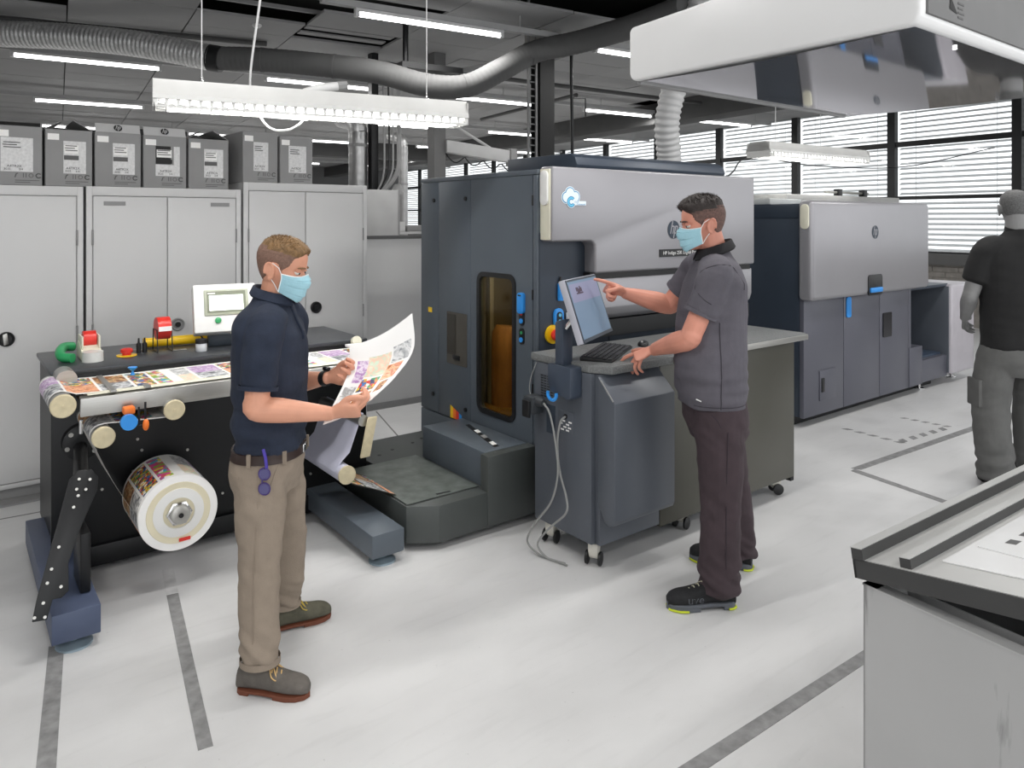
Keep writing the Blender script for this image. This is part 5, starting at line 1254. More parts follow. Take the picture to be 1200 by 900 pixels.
def head_shell(mb, H, off=None, nz_=40, nph=56, m=None, scale=1.0):
    """closed head grid; off(z, phi) moves it outwards; H maps head space to body space"""
    rows = []; cen = np.array((0, 0, .115)); vs = []; zs = list(np.linspace(0, .2, nz_ - 10)) + list(.2 + .025 * np.sin(np.linspace(0, PI / 2, 11)[1:]))
    K = len(zs)
    for z in zs:
        for j in range(nph):
            ph = 2 * PI * (j + .5) / nph - PI; p = head_pt(z, ph)
            if off is not None:
                d = p - cen; d[2] *= 1.0 if z > .15 else .25; d /= np.linalg.norm(d); p = p + d * off(z, ph, p)
            vs.append(tuple(H @ Vector(p * scale)))
    fs = [(i * nph + j, i * nph + (j + 1) % nph, (i + 1) * nph + (j + 1) % nph, (i + 1) * nph + j) for i in range(K - 1) for j in range(nph)]
    fs += [tuple(range(nph))[::-1], tuple(range((K - 1) * nph, K * nph))]
    o = len(mb.v); mb.v += vs
    for q, f in enumerate(fs):
        mb.f.append(tuple(i + o for i in f))
        if m is None or q >= (K - 1) * nph: mb.m.append(0)
        else:
            i, j = divmod(q, nph); mb.m.append(m(zs[i], 2 * PI * (j + .5) / nph - PI))
    return mb
def ears(mb, H, sc):
    for s in (1, -1):
        c = Vector((-.010, s * .081, .101)); ax = Vector((.018, s * -.004, .004)); az = Vector((-.007, s * .003, .032)); ay = Vector((.003, s * .0075, 0))
        L = MB().ell(c, ax, ay, az, 14, 10); pts = []
        for k in range(15):
            t = math.radians(-70 + 270 * k / 14); pts.append(c + Vector((-.002, s * .007, 0)) + ax * (1.0 * math.cos(t)) * .95 + az * (math.sin(t)) * .98)
        L.tube(pts, .0042, 6); L.ell(c + Vector((.004, 0, -.030)), (.010, 0, 0), (0, .006, 0), (0, 0, .010), 10, 6)
        mb.add([tuple(H @ (Vector(v) * sc)) for v in L.v], L.f)

def hand(mb, wrist, d, n, right, fingers, thumb, sc=1.0):
    """palm and five fingers; fingers: (knuckle, middle, end bend in degrees, spread) from index to little finger; thumb: three (d, t, n) directions"""
    d = Vector(d).normalized(); n = Vector(n); n = (n - d * n.dot(d)).normalized(); t = d.cross(n) if right else n.cross(d)
    w = Vector(wrist)
    P = lambda a, b, c: w + (d * a + t * b + n * c) * sc
    limb(mb, [P(-.012, 0, 0), P(.02, .004, 0), P(.055, .003, .002), P(.088, 0, .0), P(.10, 0, 0)], [(.026 * sc, .019 * sc), (.030 * sc, .018 * sc), (.041 * sc, .016 * sc), (.042 * sc, .0135 * sc), (.036 * sc, .010 * sc)], 16, 4, ref=t)
    limb(mb, [P(.012, .016, .006), P(.045, .03, .010), P(.07, .033, .006)], [.016 * sc, .016 * sc, .010 * sc], 12, 4)     # ball of the thumb
    LEN = [(.045, .026, .021), (.049, .029, .022), (.045, .027, .021), (.034, .021, .019)]; OFF = [(.090, .031), (.095, .0105), (.090, -.011), (.080, -.030)]; RAD = [.0092, .0095, .009, .0082]
    tips = []
    for L, (a, b), r, f in zip(LEN, OFF, RAD, fingers):
        p = P(a - .012, b, 0); pts = [p]; ang = 0; sp = math.radians(f[3])
        for l, bend in zip(L, f[:3]):
            ang += math.radians(bend); dirv = (d * math.cos(sp) + t * math.sin(sp)) * math.cos(ang) + n * math.sin(ang)
            p = p + dirv * ((l + (.012 if len(pts) == 1 else 0)) * sc); pts.append(p)
        limb(mb, pts, [r * 1.08 * sc, r * 1.05 * sc, r * .95 * sc, r * .72 * sc], 10, 4, ref=t); tips.append(p)
    p = P(.030, .026, .006); pts = [p]
    for l, v in zip((.040, .034, .027), thumb):
        v = (d * v[0] + t * v[1] + n * v[2]).normalized(); p = p + v * (l * sc); pts.append(p)
    limb(mb, pts, [.0135 * sc, .0122 * sc, .0112 * sc, .0085 * sc], 10, 4); tips.append(p)
    return tips

def shoe(parent, T, foot, yaw, L, mats, kind, lace=True, pitch=0.0, side=1):
    """shoe lying along yaw from the ankle point foot (x, y) in body space"""
    k = L / .28
    M = T @ Matrix.Translation((foot[0], foot[1], foot[2] if len(foot) > 2 else 0)) @ Matrix.Rotation(yaw, 4, 'Z') @ Matrix.Rotation(pitch, 4, 'Y')
    W = lambda mb: (setattr(mb, 'v', [tuple(M @ (Vector(p) * k)) for p in mb.v]), mb)[1]
    st = [(-.072, .030, .030, .050), (-.066, .045, .034, .072), (-.04, .055, .036, .088), (.0, .058, .037, .094), (.03, .053, .037, .082), (.07, .044, .042, .064), (.12, .036, .0475, .050), (.16, .034, .0455, .043), (.19, .030, .036, .034), (.207, .026, .018, .018)]
    up = MB(); S = [np.array(s) for s in st]; n = 20; kk = (len(S) - 1) * 4; vs = []
    for i in range(kk + 1):
        x, zc, ry, rz = cr(S, i / 4 if i < kk else len(S) - 1 - 1e-9)
        for j in range(n):
            t = 2 * PI * j / n; c, s = math.cos(t), math.sin(t)
            yb = ry * math.copysign(abs(c) ** .8, c); zz = zc + (rz * s * .62 if s > 0 else s * (zc - .003)); vs.append((x, yb, max(.014, zz + .012)))
    fs = [(i * n + j, i * n + (j + 1) % n, (i + 1) * n + (j + 1) % n, (i + 1) * n + j) for i in range(kk) for j in range(n)] + [tuple(range(n))[::-1], tuple(range(kk * n, (kk + 1) * n))]
    up.add(vs, fs)
    s_ = obj('shoe', W(up), mats[0], parent, 50)
    ol = [(-.076, 0), (-.072, .022), (-.055, .035), (-.02, .037), (.03, .038), (.08, .044), (.13, .049), (.17, .043), (.20, .025), (.212, 0)]; ol = ol + [(a, -b) for a, b in ol[-2:0:-1]]
    if kind == 'desert':
        so = MB(); so.prism(ol, 'z', .008, .019, .003); so.prism([(a, b) for a, b in ol if a < .02], 'z', 0, .010, .002); so.prism([(a, b) for a, b in ol if a > .06], 'z', .0, .010, .002)
        obj('sole', W(so), mats[1], s_)
    else:
        so = MB(); so.prism(ol, 'z', .014, .030, .005); so.prism([(a, b) for a, b in ol if a < .02], 'z', 0, .016, .003); so.prism([(a, b) for a, b in ol if a > .05], 'z', .0, .016, .003)
        obj('sole', W(so), mats[1], s_)
        if len(mats) > 3:
            ac = MB()
            for pts in ([(.205, .018), (.19, .034), (.165, .047), (.13, .0505)], [(-.077, .01), (-.074, .024), (-.06, .035), (-.04, .0385)]):
                for q in (1, -1): ac.tube([(a, b * q, .006) for a, b in pts], .0045, 6)
            obj('sole_accent', W(ac), mats[3], s_)
    if lace:
        lc = MB()
        for i in range(3 if kind == 'desert' else 4):
            x = .062 + .018 * i; z = .102 - .0085 * i
            lc.tube([(x - .008, .024, z - .012), (x, 0, z + .004), (x + .008, -.024, z - .012)], .0025, 5)
        if kind == 'desert':
            for q in (1, -1): lc.tube(spline([(.065, 0, .105), (.062, .02 * q, .106), (.075, .037 * q, .082), (.095, .035 * q, .072), (.07, .01 * q, .104)], 5), .0022, 5)
        obj('laces', W(lc), mats[2], s_)
    return s_, M, k

SKIN = mat('skin_warm', '#d69a7f', .5, 0, .10, 9, .08, 160)
SKIN2 = mat('skin_pink', '#d6937e', .5, 0, .10, 9, .08, 160)
SKING = mat('skin_grey', '#7c7c7c', .5, 0, .10, 9, .08, 160)
EYEW = mat('eye_white', '#e8e4de', .2); IRIS = mat('iris_dark', '#2c3640', .2)
MASKM = mat('mask_light_blue', '#a5d3e0', .75, 0, .04, 18, .25, 120)
LOOPM = mat('mask_white_edge', '#eef1f1', .7)
def stubble(z, ph, p, front=.18, nape=.048):
    """true where hair of any length grows"""
    a = abs(ph)
    if a < .62: lim = front + .004 * (a < .25) - .012 * (a / .62) ** 2
    elif a < 1.25: lim = np.interp(a, [.62, .85, 1.02, 1.25], [.168, .160, .128, .106])
    elif a < 1.85: lim = np.interp(a, [1.25, 1.5, 1.85], [.092, .132, .118])
    else: lim = np.interp(a, [1.85, 2.1, 2.6, PI], [.075, .062, nape, nape])
    return z - lim
def build_head(T, parent, H, sc, body, hair_mats, top_t, side_t, mask=True, eyes=True, front=.18, quiff=.008, topline=.172):
    """adds the head's skin to body and makes hair, eyes and mask as children"""
    W = lambda mb: (setattr(mb, 'v', [tuple(T @ Vector(p)) for p in mb.v]), mb)[1]
    HS = H
    head_shell(body, HS, scale=sc); ears(body, HS, sc)
    def off(z, ph, p):
        g = stubble(z, ph, p, front)
        if g < -.002: return -.010
        a = abs(ph); tl = topline - .012 * max(0, math.cos(ph)) + (.010 if a > 2 else 0)
        k = min(1, max(0, (z - tl) / .032)); k = k * k * (3 - 2 * k); e = min(1, (g + .002) / .008)
        wob = nz(p[0] * 55, p[1] * 90, p[2] * 60) * .35 + nz(p[0] * 130, p[1] * 190, p[2] * 130) * .22
        t = side_t + k * (top_t * .8 * (1 + wob) + quiff * max(0, math.cos(ph)) ** 2 * (1 if z > .175 else .5))
        return -.010 + (.010 + t) * e
    tuft = MB(); rnd = random.Random(5)
    for q in range(3600 if top_t > .006 else 0):
        ph = rnd.uniform(-PI, PI); z = rnd.uniform(.135, .2245)
        p = head_pt(z, ph, False); g = stubble(z, ph, p, front); tl = topline - .012 * max(0, math.cos(ph)) + (.010 if abs(ph) > 2 else 0)
        if g < .003 or z < tl - .004: continue
        k = min(1, max(.15, (z - tl) / .03)); dv = Vector(p - np.array((0, 0, .115))).normalized(); d2 = (dv * .75 + Vector((.55, rnd.uniform(-.25, .25), .15 + rnd.uniform(-.2, .2)))).normalized()
        a = Vector(p) + dv * (top_t * .45 * k); L_ = (top_t * 1.0 + .004) * k * rnd.uniform(.6, 1.15)
        tuft.cyl(HS @ (a * sc), HS @ ((a + d2 * L_) * sc), .0017 * sc, .0003, 3, 0, False)
    hr = MB(); head_shell(hr, HS, off, 64, 96, lambda z, ph: 0 if z > topline - .012 * max(0, math.cos(ph)) + (.010 if abs(ph) > 2 else 0) + .004 else 1, sc)
    ho_ = obj('hair', W(hr), hair_mats, parent, 60)
    if tuft.v: obj('hair_strands', W(tuft), hair_mats[0], ho_, kind='stuff')
    if eyes:
        for s in (1, -1):
            c = Vector((.0785, s * .032, .1125)); e = MB().ell(HS @ (c * sc), HS.to_3x3() @ Vector((.0125 * sc, 0, 0)), HS.to_3x3() @ Vector((0, .0125 * sc, 0)), HS.to_3x3() @ Vector((0, 0, .0125 * sc)), 14, 10)
            eo = obj('eye', W(e), EYEW, parent)
            ir = MB().ell(HS @ ((c + Vector((.0105, 0, -.003))) * sc), HS.to_3x3() @ Vector((.003 * sc, 0, 0)), HS.to_3x3() @ Vector((0, .006 * sc, 0)), HS.to_3x3() @ Vector((0, 0, .006 * sc)), 12, 8); obj('iris', W(ir), IRIS, eo)
            lid = MB(); lid.ell(HS @ ((c + Vector((.0012, 0, .0052))) * sc), HS.to_3x3() @ Vector((.0132 * sc, 0, 0)), HS.to_3x3() @ Vector((0, .0138 * sc, 0)), HS.to_3x3() @ Vector((0, 0, .0112 * sc)), 14, 10); lid.tube([tuple(HS @ (Vector((.093 - .010 * abs(q) ** 1.5, s * (.032 + .015 * q), .1185 - .004 * abs(q))) * sc)) for q in (-1, -.5, 0, .5, 1)], .0032 * sc, 6); obj('eyelid', W(lid), MATS['skin_warm'] if 'dark' not in hair_mats[0].name else MATS['skin_pink'], eo)
            br = MB(); br.tube([tuple(HS @ (Vector((.1015 - .016 * max(0, q) ** 1.6, s * (.014 + .036 * q), .1305 + .006 * q - .007 * q * q)) * sc)) for q in (0, .25, .5, .75, 1)], [.003 * sc, .0042 * sc, .004 * sc, .0034 * sc, .002 * sc], 6)
            obj('eyebrow', W(br), hair_mats[0], parent)
    if mask:
        mz = [-.012, .0, .015, .03, .05, .066, .078, .09, .104, .112]; mx = [.088, .104, .112, .115, .120, .127, .131, .124, .112, .107]; mw = [.036, .045, .053, .058, .0625, .066, .068, .070, .0715, .072]
        R, K = 40, 30; rows = [[], []]
        for i in range(R + 1):
            r0, r1 = [], []
            for j in range(K + 1):
                ph = math.radians(-78 + 156 * j / K); a = abs(ph) / math.radians(78); u = i / R
                z = (-.010 + .034 * a ** 1.6) * (1 - u) + (.109 - .012 * a - .006 * math.sin(a * PI)) * u
                x0 = np.interp(z, mz, mx); w = np.interp(z, mz, mw); c = math.cos(ph)
                pl = .0065 * (1 - ((u * 3.3 + .2) % 1)) * (1 - a ** 4)
                narrow = 1 - .5 * math.exp(-((z - .085) / .03) ** 2) * .18 * math.sin(a * PI)
                x = .0 + (x0 + pl) * c ** .80 * narrow; y = (w + .004) * math.copysign(abs(math.sin(ph)) ** .88, ph)
                q = Vector((x, y, z)); nrm = Vector((c, math.sin(ph), 0)); r0.append(HS @ (q * sc)); r1.append(HS @ ((q - nrm * .0025) * sc))
            rows[0].append(r0); rows[1].append(r1)
        mk = MB(); mk.grid(rows[0]); mk.grid(rows[1]); o2 = (R + 1) * (K + 1)
        per = [(0, j) for j in range(K)] + [(i, K) for i in range(R)] + [(R, j) for j in range(K, 0, -1)] + [(i, 0) for i in range(R, 0, -1)]
        ids = [i * (K + 1) + j for i, j in per]
        for a, b in zip(ids, ids[1:] + ids[:1]): mk.f.append((a, b, b + o2, a + o2)); mk.m.append(0)
        mo_ = obj('face_mask', W(mk), MASKM, parent, 50)
        ed = MB()
        for row in (rows[0][R],): ed.tube(row[::2], .0022 * sc, 5)
        for jj in (0, K): ed.tube([rows[0][i][jj] for i in range(0, R + 1, 4)], .0022 * sc, 5)
        obj('mask_edge', W(ed), LOOPM, mo_)
        for s, jj in ((1, K), (-1, 0)):
            lp_ = MB(); a = rows[0][R][jj]; b = rows[0][0][jj]
            lp_.tube([a, HS @ (Vector((.02, s * .0775, .118)) * sc), HS @ (Vector((-.004, s * .083, .131)) * sc), HS @ (Vector((-.028, s * .079, .118)) * sc)], .0016 * sc, 5)
            lp_.tube([b, HS @ (Vector((.012, s * .070, .055)) * sc), HS @ (Vector((-.006, s * .078, .074)) * sc), HS @ (Vector((-.026, s * .080, .095)) * sc)], .0016 * sc, 5)
            obj('ear_loop', W(lp_), LOOPM, mo_)
def collar(T, parent, c, rx, ry, h, mat_, tilt=.3, flare=.022, open_=.16):
    n = 40; prof = [(-.004, -.012), (.0, h * .9), (.004, h), (.008, h * .95), (flare, .004), (flare - .004, -.004), (.004, h * .6)]
    vs = []; k = len(prof)
    for i in range(n + 1):
        t = open_ + (2 * PI - 2 * open_) * i / n
        for r, z in prof:
            x = (rx + r) * math.cos(t); vs.append(tuple(T @ Vector((c[0] + x, c[1] + (ry + r) * math.sin(t), c[2] + z - tilt * x))))
    fs = [(i * k + j, i * k + (j + 1) % k, (i + 1) * k + (j + 1) % k, (i + 1) * k + j) for i in range(n) for j in range(k)] + [tuple(range(k)), tuple(range(n * k, (n + 1) * k))[::-1]]
    return obj('collar', MB().add(vs, fs), mat_, parent, 50)
def arr(T, V, F): return MB().add([tuple(T @ Vector(p)) for p in V], F)
def band(T, c, d, side, r, w, th=.004):
    """ring around a limb: centre, axis, side vector, radii (side, other), width"""
    d = Vector(d).normalized(); a = (Vector(side) - d * Vector(side).dot(d)).normalized(); b = d.cross(a); n = 24; vs = []; c = Vector(c)
    for rr, hh in ((0, -w), (th, -w), (th, w), (0, w)):
        for i in range(n):
            t = 2 * PI * i / n; vs.append(tuple(T @ (c + a * ((r[0] + rr) * math.cos(t)) + b * ((r[1] + rr) * math.sin(t)) + d * hh)))
    fs = [(q * n + i, q * n + (i + 1) % n, ((q + 1) % 4) * n + (i + 1) % n, ((q + 1) % 4) * n + i) for q in range(4) for i in range(n)]
    return MB().add(vs, fs)
from mathutils.bvhtree import BVHTree
def on_surface(V, F, pts, direction, lift=.002):
    """points dropped onto a surface along direction"""
    t = BVHTree.FromPolygons([Vector(v) for v in V], [list(f) for f in F]); d = Vector(direction); out = []
    for p in pts:
        h = t.ray_cast(Vector(p), d)
        out.append((h[0] - d * lift) if h[0] is not None else Vector(p))
    return out
def headm(c, pitch, yaw=0.0, roll=0.0, piv=(-.005, 0, .10), sc=1.0):
    """head space to body space: ear centre c, pitch down positive"""
    return Matrix.Translation(c) @ Matrix.Rotation(math.radians(yaw), 4, 'Z') @ Matrix.Rotation(math.radians(pitch), 4, 'Y') @ Matrix.Rotation(math.radians(roll), 4, 'X') @ Matrix.Translation(-Vector(piv) * sc)
def taper(p0, p1, r0, r1, t): return tuple(Vector(p0).lerp(Vector(p1), t))
HAIR1 = mat('hair_light_brown', '#80623f', .6, 0, .35, 60, .6, 300, (1, 3, 1)); STUB1 = mat('hair_clipped_brown', '#7b5f52', .75, 0, .25, 120, .3, 300)
HAIR2 = mat('hair_dark_brown', '#322a27', .55, 0, .35, 60, .6, 300, (1, 3, 1)); STUB2 = mat('hair_clipped_dark', '#685049', .75, 0, .3, 120, .3, 300)
HAIR3 = mat('hair_clipped_grey', '#5c5c5c', .75, 0, .3, 120, .3, 300)

# ------------------------------------------------ the man in the navy polo shirt, reading a printed sheet
m1 = thing('person', 'man in navy polo shirt, khaki trousers and blue face mask holding a printed sheet', 'person', (1.021, 2.901, 0), math.radians(-37.56))
T = WM[m1.name]
NAVY = mat('navy_pique', '#1d2638', .85, 0, .12, 40, .25, 220); KHAKI = mat('khaki_twill', '#8d8072', .85, 0, .07, 20, .3, 260); BELTM = mat('brown_leather', '#2e1f1b', .5)
sh = [(.855, 0, 0, .128, .168), (.95, .0, 0, .130, .172), (1.05, .002, 0, .132, .178), (1.15, .004, 0, .135, .188), (1.25, .002, 0, .130, .196), (1.32, -.004, 0, .118, .195), (1.375, -.006, 0, .095, .165), (1.41, 0, 0, .074, .11), (1.44, .006, 0, .062, .066)]
S_r, E_r, W_r = (.035, -.178, 1.325), (.020, -.215, 1.045), (.285, -.150, 1.010)
S_l, E_l, W_l = (.03, .178, 1.325), (-.01, .205, 1.04), (.205, .115, 1.088)
b = MB()
torso(b, [(z, x, y, hx - .02, hy - .02) for z, x, y, hx, hy in sh], 24, 3)
torso(b, [(.70, -.005, 0, .10, .14), (.80, 0, 0, .11, .15), (.90, 0, 0, .105, .145)], 24, 3)
limb(b, [(.006, 0, 1.36), (.018, 0, 1.43), (.030, 0, 1.50)], [.064, .058, .056], 18)
for S_, E_, W_ in ((S_r, E_r, W_r), (S_l, E_l, W_l)):
    s_ = 1 if S_[1] > 0 else -1
    limb(b, [(S_[0], S_[1] - .05 * s_, S_[2] - .0), (S_[0], S_[1], S_[2] - .03), taper(S_, E_, 0, 0, .5), E_], [.06, .056, .049, .043], 16)
    limb(b, [taper(S_, E_, 0, 0, .86), E_, taper(E_, W_, 0, 0, .3), taper(E_, W_, 0, 0, .7), W_], [.043, .044, .046, .035, (.023, .030)], 16, ref=(0, 0, 1))
legs1 = {-1: [(0, -.085, .80), (.003, -.112, .63), (.007, -.14, .44), (.015, -.17, .27), (.028, -.198, .155), (.03, -.2, .118)], 1: [(0, .085, .80), (.012, .115, .63), (.022, .15, .455), (.008, .185, .27), (-.012, .215, .15), (-.014, .218, .112)]}
for q in (-1, 1): limb(b, legs1[q], [.075, .065, .05, .05, .036, .036], 14)
hand(b, W_r, (1, .05, .10), (.05, .72, .70), True, [(38, 52, 25, 4), (42, 52, 25, 0), (46, 52, 25, -3), (50, 50, 25, -6)], [(.75, .5, .45), (.96, .15, .05), (.98, .0, -.15)])
hand(b, W_l, (.96, -.24, .12), (.1, -.75, .62), False, [(42, 50, 25, 4), (46, 50, 25, 0), (50, 50, 25, -3), (54, 48, 25, -6)], [(.75, .5, .45), (.96, .2, .05), (.98, .0, -.15)])
H1 = headm((.036, 0, 1.540), 13, -3)
build_head(T, m1, H1, 1.0, b, [HAIR1, STUB1], .011, .002, quiff=.007)
V, F = remesh(b, .0042, 2); obj('body', arr(T, V, F), SKIN, m1, 60)
c = MB(); torso(c, sh, 36, 5)
for S_, E_ in ((S_r, E_r), (S_l, E_l)):
    s_ = 1 if S_[1] > 0 else -1
    limb(c, [(S_[0] - .005, S_[1] - .09 * s_, S_[2] + .035), (S_[0], S_[1] - .02 * s_, S_[2] + .005), taper(S_, E_, 0, 0, .32), taper(S_, E_, 0, 0, .72)], [(.062, .07), (.068, .075), (.064, .072), (.060, .070)], 20, ref=(0, 1, 0))
V, F = remesh(c, .0075, 4)
def f1(p):
    x, y, z = p
    lo = max(0, min(1, (1.12 - z) / .15)); arm = max(0, abs(y) - .15) / .08
    return .009 * nz(x * 9 + z * 7, y * 9, z * 6 - x * 9) + (.012 * lo + .005) * nz(x * 7, y * 6 + 3, z * 22) + .004 * min(1, arm) * nz(x * 20, y * 14, z * 14 + 5)
V = folds(V, F, f1); shirt1 = obj('polo_shirt', arr(T, V, F), NAVY, m1, 60)
for S_, E_ in ((S_r, E_r), (S_l, E_l)):
    cc = taper(S_, E_, 0, 0, .735); obj('sleeve_hem', band(T, cc, Vector(E_) - Vector(S_), (0, 1, 0), (.061, .071), .008, .002), NAVY, shirt1)
collar(T, m1, (.012, 0, 1.425), .066, .070, .038, NAVY, .28)
# button placket under the collar, buttons
pl = on_surface(V, F, [(.4, .0, 1.40 - .012 * k) for k in range(12)], (-1, 0, 0), .0025)
obj('placket', MB().tube([T @ p for p in pl], .006, 6), NAVY, shirt1)
c = MB(); torso(c, [(.852, 0, 0, .124, .166), (.80, -.006, 0, .134, .176), (.74, -.008, 0, .132, .176), (.68, -.004, 0, .11, .165)], 32, 4)
for q in (-1, 1): limb(c, legs1[q], [(.088, .108), (.088, .098), (.072, .080), (.068, .076), (.066, .074), (.064, .073)], 22, 6, ref=(0, 1, 0))
V, F = remesh(c, .0075, 3)
def f2(p):
    x, y, z = p
    an = math.exp(-((z - .16) / .07) ** 2); kn = math.exp(-((z - .44) / .09) ** 2); cr_ = math.exp(-((z - .70) / .07) ** 2)
    return .007 * nz(x * 7, y * 7, z * 3.5) + (.020 * an + .006 * kn + .008 * cr_) * nz(x * 10 + z * 9, y * 10 + z * 13, z * 20 + x * 12) + .009 * (.5 - abs(nz(x * 7 + z * 7, y * 8 + 4, z * 6 - x * 6))) - .004
V = folds(V, F, f2); tr1 = obj('trousers', arr(T, V, F), KHAKI, m1, 60)
for q, pts in ((0, [(.085, -.4, .835), (.075, -.4, .80), (.06, -.4, .75), (.045, -.4, .715)]), (1, [(-.06, -.4, .775), (-.10, -.4, .785)]), (2, [(.02, -.4, .70), (.012, -.4, .55), (.01, -.4, .40), (.02, -.4, .2)])):
    obj('pocket_seam' if q < 2 else 'side_seam', MB().tube([T @ p for p in on_surface(V, F, pts, (0, 1, 0), .0005)], .0028 if q < 2 else .0018, 5), KHAKI, tr1)
obj('trouser_hem', band(T, legs1[-1][-1], (0, 0, 1), (0, 1, 0), (.0625, .0725), .012, .0012), KHAKI, tr1)
obj('trouser_hem', band(T, legs1[1][-1], (0, 0, 1), (0, 1, 0), (.0625, .0725), .012, .0012), KHAKI, tr1)
bt = MB(); torso(bt, [(.822, 0, 0, .1385, .1785), (.838, 0, 0, .1345, .1755), (.857, 0, 0, .1335, .1745)], 40, 3)
bo_ = obj('belt', arr(T, bt.v, bt.f), BELTM, m1, 50)
obj('belt_buckle', MB().obox(T @ Vector((.138, 0, .84)), T.to_3x3() @ Vector((.004, 0, 0)), T.to_3x3() @ Vector((0, .022, 0)), T.to_3x3() @ Vector((0, 0, .016)), bev=.002), CHROME, bo_)
for x, y in ((.10, -.135), (-.02, -.179), (.125, .08)): obj('belt_loop', MB().obox(T @ Vector((x, y, .84)), T.to_3x3() @ Vector((.007, 0, 0)), T.to_3x3() @ Vector((0, .005, 0)), T.to_3x3() @ Vector((0, 0, .024))), KHAKI, tr1)
# spectacles hung on the pocket
PURP = mat('purple_plastic', '#3f2f6b', .3); gx, gy = .045, -.192
gl = MB()
for z in (.80, .745): gl.tube([T @ Vector((gx + .021 * math.cos(a), gy - .006, z + .022 * math.sin(a))) for a in [2 * PI * i / 14 for i in range(14)]], .003, 6, closed=True)
gl.tube([T @ Vector((gx - .008, gy - .006, .778)), T @ Vector((gx - .008, gy - .009, .768))], .003, 6)
g_ = obj('hanging_spectacles', gl, PURP, m1)
obj('spectacle_arm', MB().tube([T @ Vector((gx + .008, gy - .006, .822)), T @ Vector((gx + .006, gy - .012, .86)), T @ Vector((gx - .004, gy - .008, .892))], .006, 6), mat('purple_bright', '#4a3ca0', .3), g_)
lz = MB()
for z in (.80, .745): lz.cyl(T @ Vector((gx, gy - .0065, z)), T @ Vector((gx, gy - .0075, z)), .019, n=16)
obj('spectacle_lens', lz, mat('violet_lens', '#54507c', .1), g_)
# watch
wd = Vector(W_l) - Vector(E_l); wp_ = taper(E_l, W_l, 0, 0, .93)
wa = obj('wrist_watch', band(T, wp_, wd, (0, 0, 1), (.0275, .033), .011, .004), BLACKP, m1)
obj('watch_face', MB().cyl(T @ (Vector(wp_) + Vector((0, .012, .031))), T @ (Vector(wp_) + Vector((0, .016, .040))), .016, n=16), mat('watch_glass', '#1b1c20', .1), wa)
SUEDE = mat('suede_grey_brown', '#5f5a55', .95, 0, .2, 25, .3, 200); SOLE = mat('brown_rubber', '#6d3c28', .7, 0, .1); LACE = mat('tan_lace', '#c8a66f', .8)
SUEDE2 = mat('suede_olive', '#59574a', .95, 0, .2, 25, .3, 200)
shoe(m1, T, (.020, -.200), math.radians(-9), .272, [SUEDE, SOLE, LACE], 'desert')
shoe(m1, T, (-.014, .220), math.radians(30), .272, [SUEDE2, SOLE, mat('yellow_lace', '#b9a044', .8)], 'desert')

# the sheet in his hands
sheet = thing('printed_sheet', 'curled white proof sheet with colour pictures held by the man in navy', 'paper sheet', tuple(T @ Vector((.42, 0, 1.15))))
Lp = [np.array(p) for p in ((.294, .100, 1.222), (.298, .045, 1.118), (.252, -.165, .972))]; Rp = [np.array(p) for p in ((.546, .135, 1.352), (.562, .060, 1.220), (.505, -.040, 1.127), (.425, -.125, 1.055))]
NU, NV = 40, 46; pts = []
for i in range(NV + 1):
    v = i / NV; l = cr(Lp, min(v * 2, 2 - 1e-9)); r = cr(Rp, min(v * 3, 3 - 1e-9)); row = []
    for j in range(NU + 1):
        u = j / NU; p = l * (1 - u) + r * u; row.append(T @ Vector((p[0], p[1], p[2] - .022 * math.sin(u * PI) * (1 - .5 * v))))
    pts.append(row)
def slot(i, j):
    u, v = (j + .5) / NU, (i + .5) / NV
    for u0, u1, v0, v1, s in ((.12, .29, .30, .60, 6), (.31, .64, .27, .55, 7), (.67, .94, .22, .42, 3), (.31, .62, .57, .71, 5), (.65, .90, .44, .63, 4), (.34, .66, .73, .90, 2), (.06, .27, .66, .86, 8), (.70, .84, .66, .78, 2), (.40, .60, .92, .97, 1)):
        if u0 <= u <= u1 and v0 <= v <= v1: return s
    return 0
sm = MB(); sm.grid(pts, 0, slot); sho = obj('sheet', sm, PICS, sheet, 60)

# ------------------------------------------------ the man in the grey polo shirt, pointing at the screen
m2 = thing('person', 'man in grey polo shirt with black collar pointing at the computer screen', 'person', (2.923, 2.207, 0), math.radians(142.44))
T = WM[m2.name]
GPOLO = mat('grey_jersey', '#57545c', .8, 0, .06, 30, .2, 220); BCOL = mat('black_collar_knit', '#17161a', .85); PLUM = mat('plum_brown_cloth', '#3c3035', .85, 0, .12, 14, .3, 240)
sh = [(.865, .018, 0, .152, .205), (.95, .022, 0, .160, .208), (1.05, .026, 0, .168, .212), (1.15, .020, -.018, .162, .212), (1.25, .012, -.030, .158, .216), (1.35, .004, -.036, .150, .222), (1.44, -.006, -.038, .134, .218), (1.51, -.014, -.038, .106, .175), (1.555, -.014, -.04, .082, .115), (1.59, -.008, -.04, .068, .072)]
S_l, E_l, W_l = (.032, .150, 1.470), (.155, .135, 1.190), (.262, -.165, 1.088)
S_r, E_r, W_r = (.03, -.23, 1.475), (.150, -.325, 1.292), (.395, -.268, 1.362)
b = MB()
torso(b, [(z, x, y, hx - .025, hy - .025) for z, x, y, hx, hy in sh], 24, 3); torso(b, [(.74, 0, 0, .11, .15), (.85, 0, 0, .12, .16), (.95, .01, 0, .12, .16)], 24, 3)
limb(b, [(-.012, -.038, 1.52), (.002, -.04, 1.60), (.020, -.04, 1.67)], [.070, .064, .062], 18)
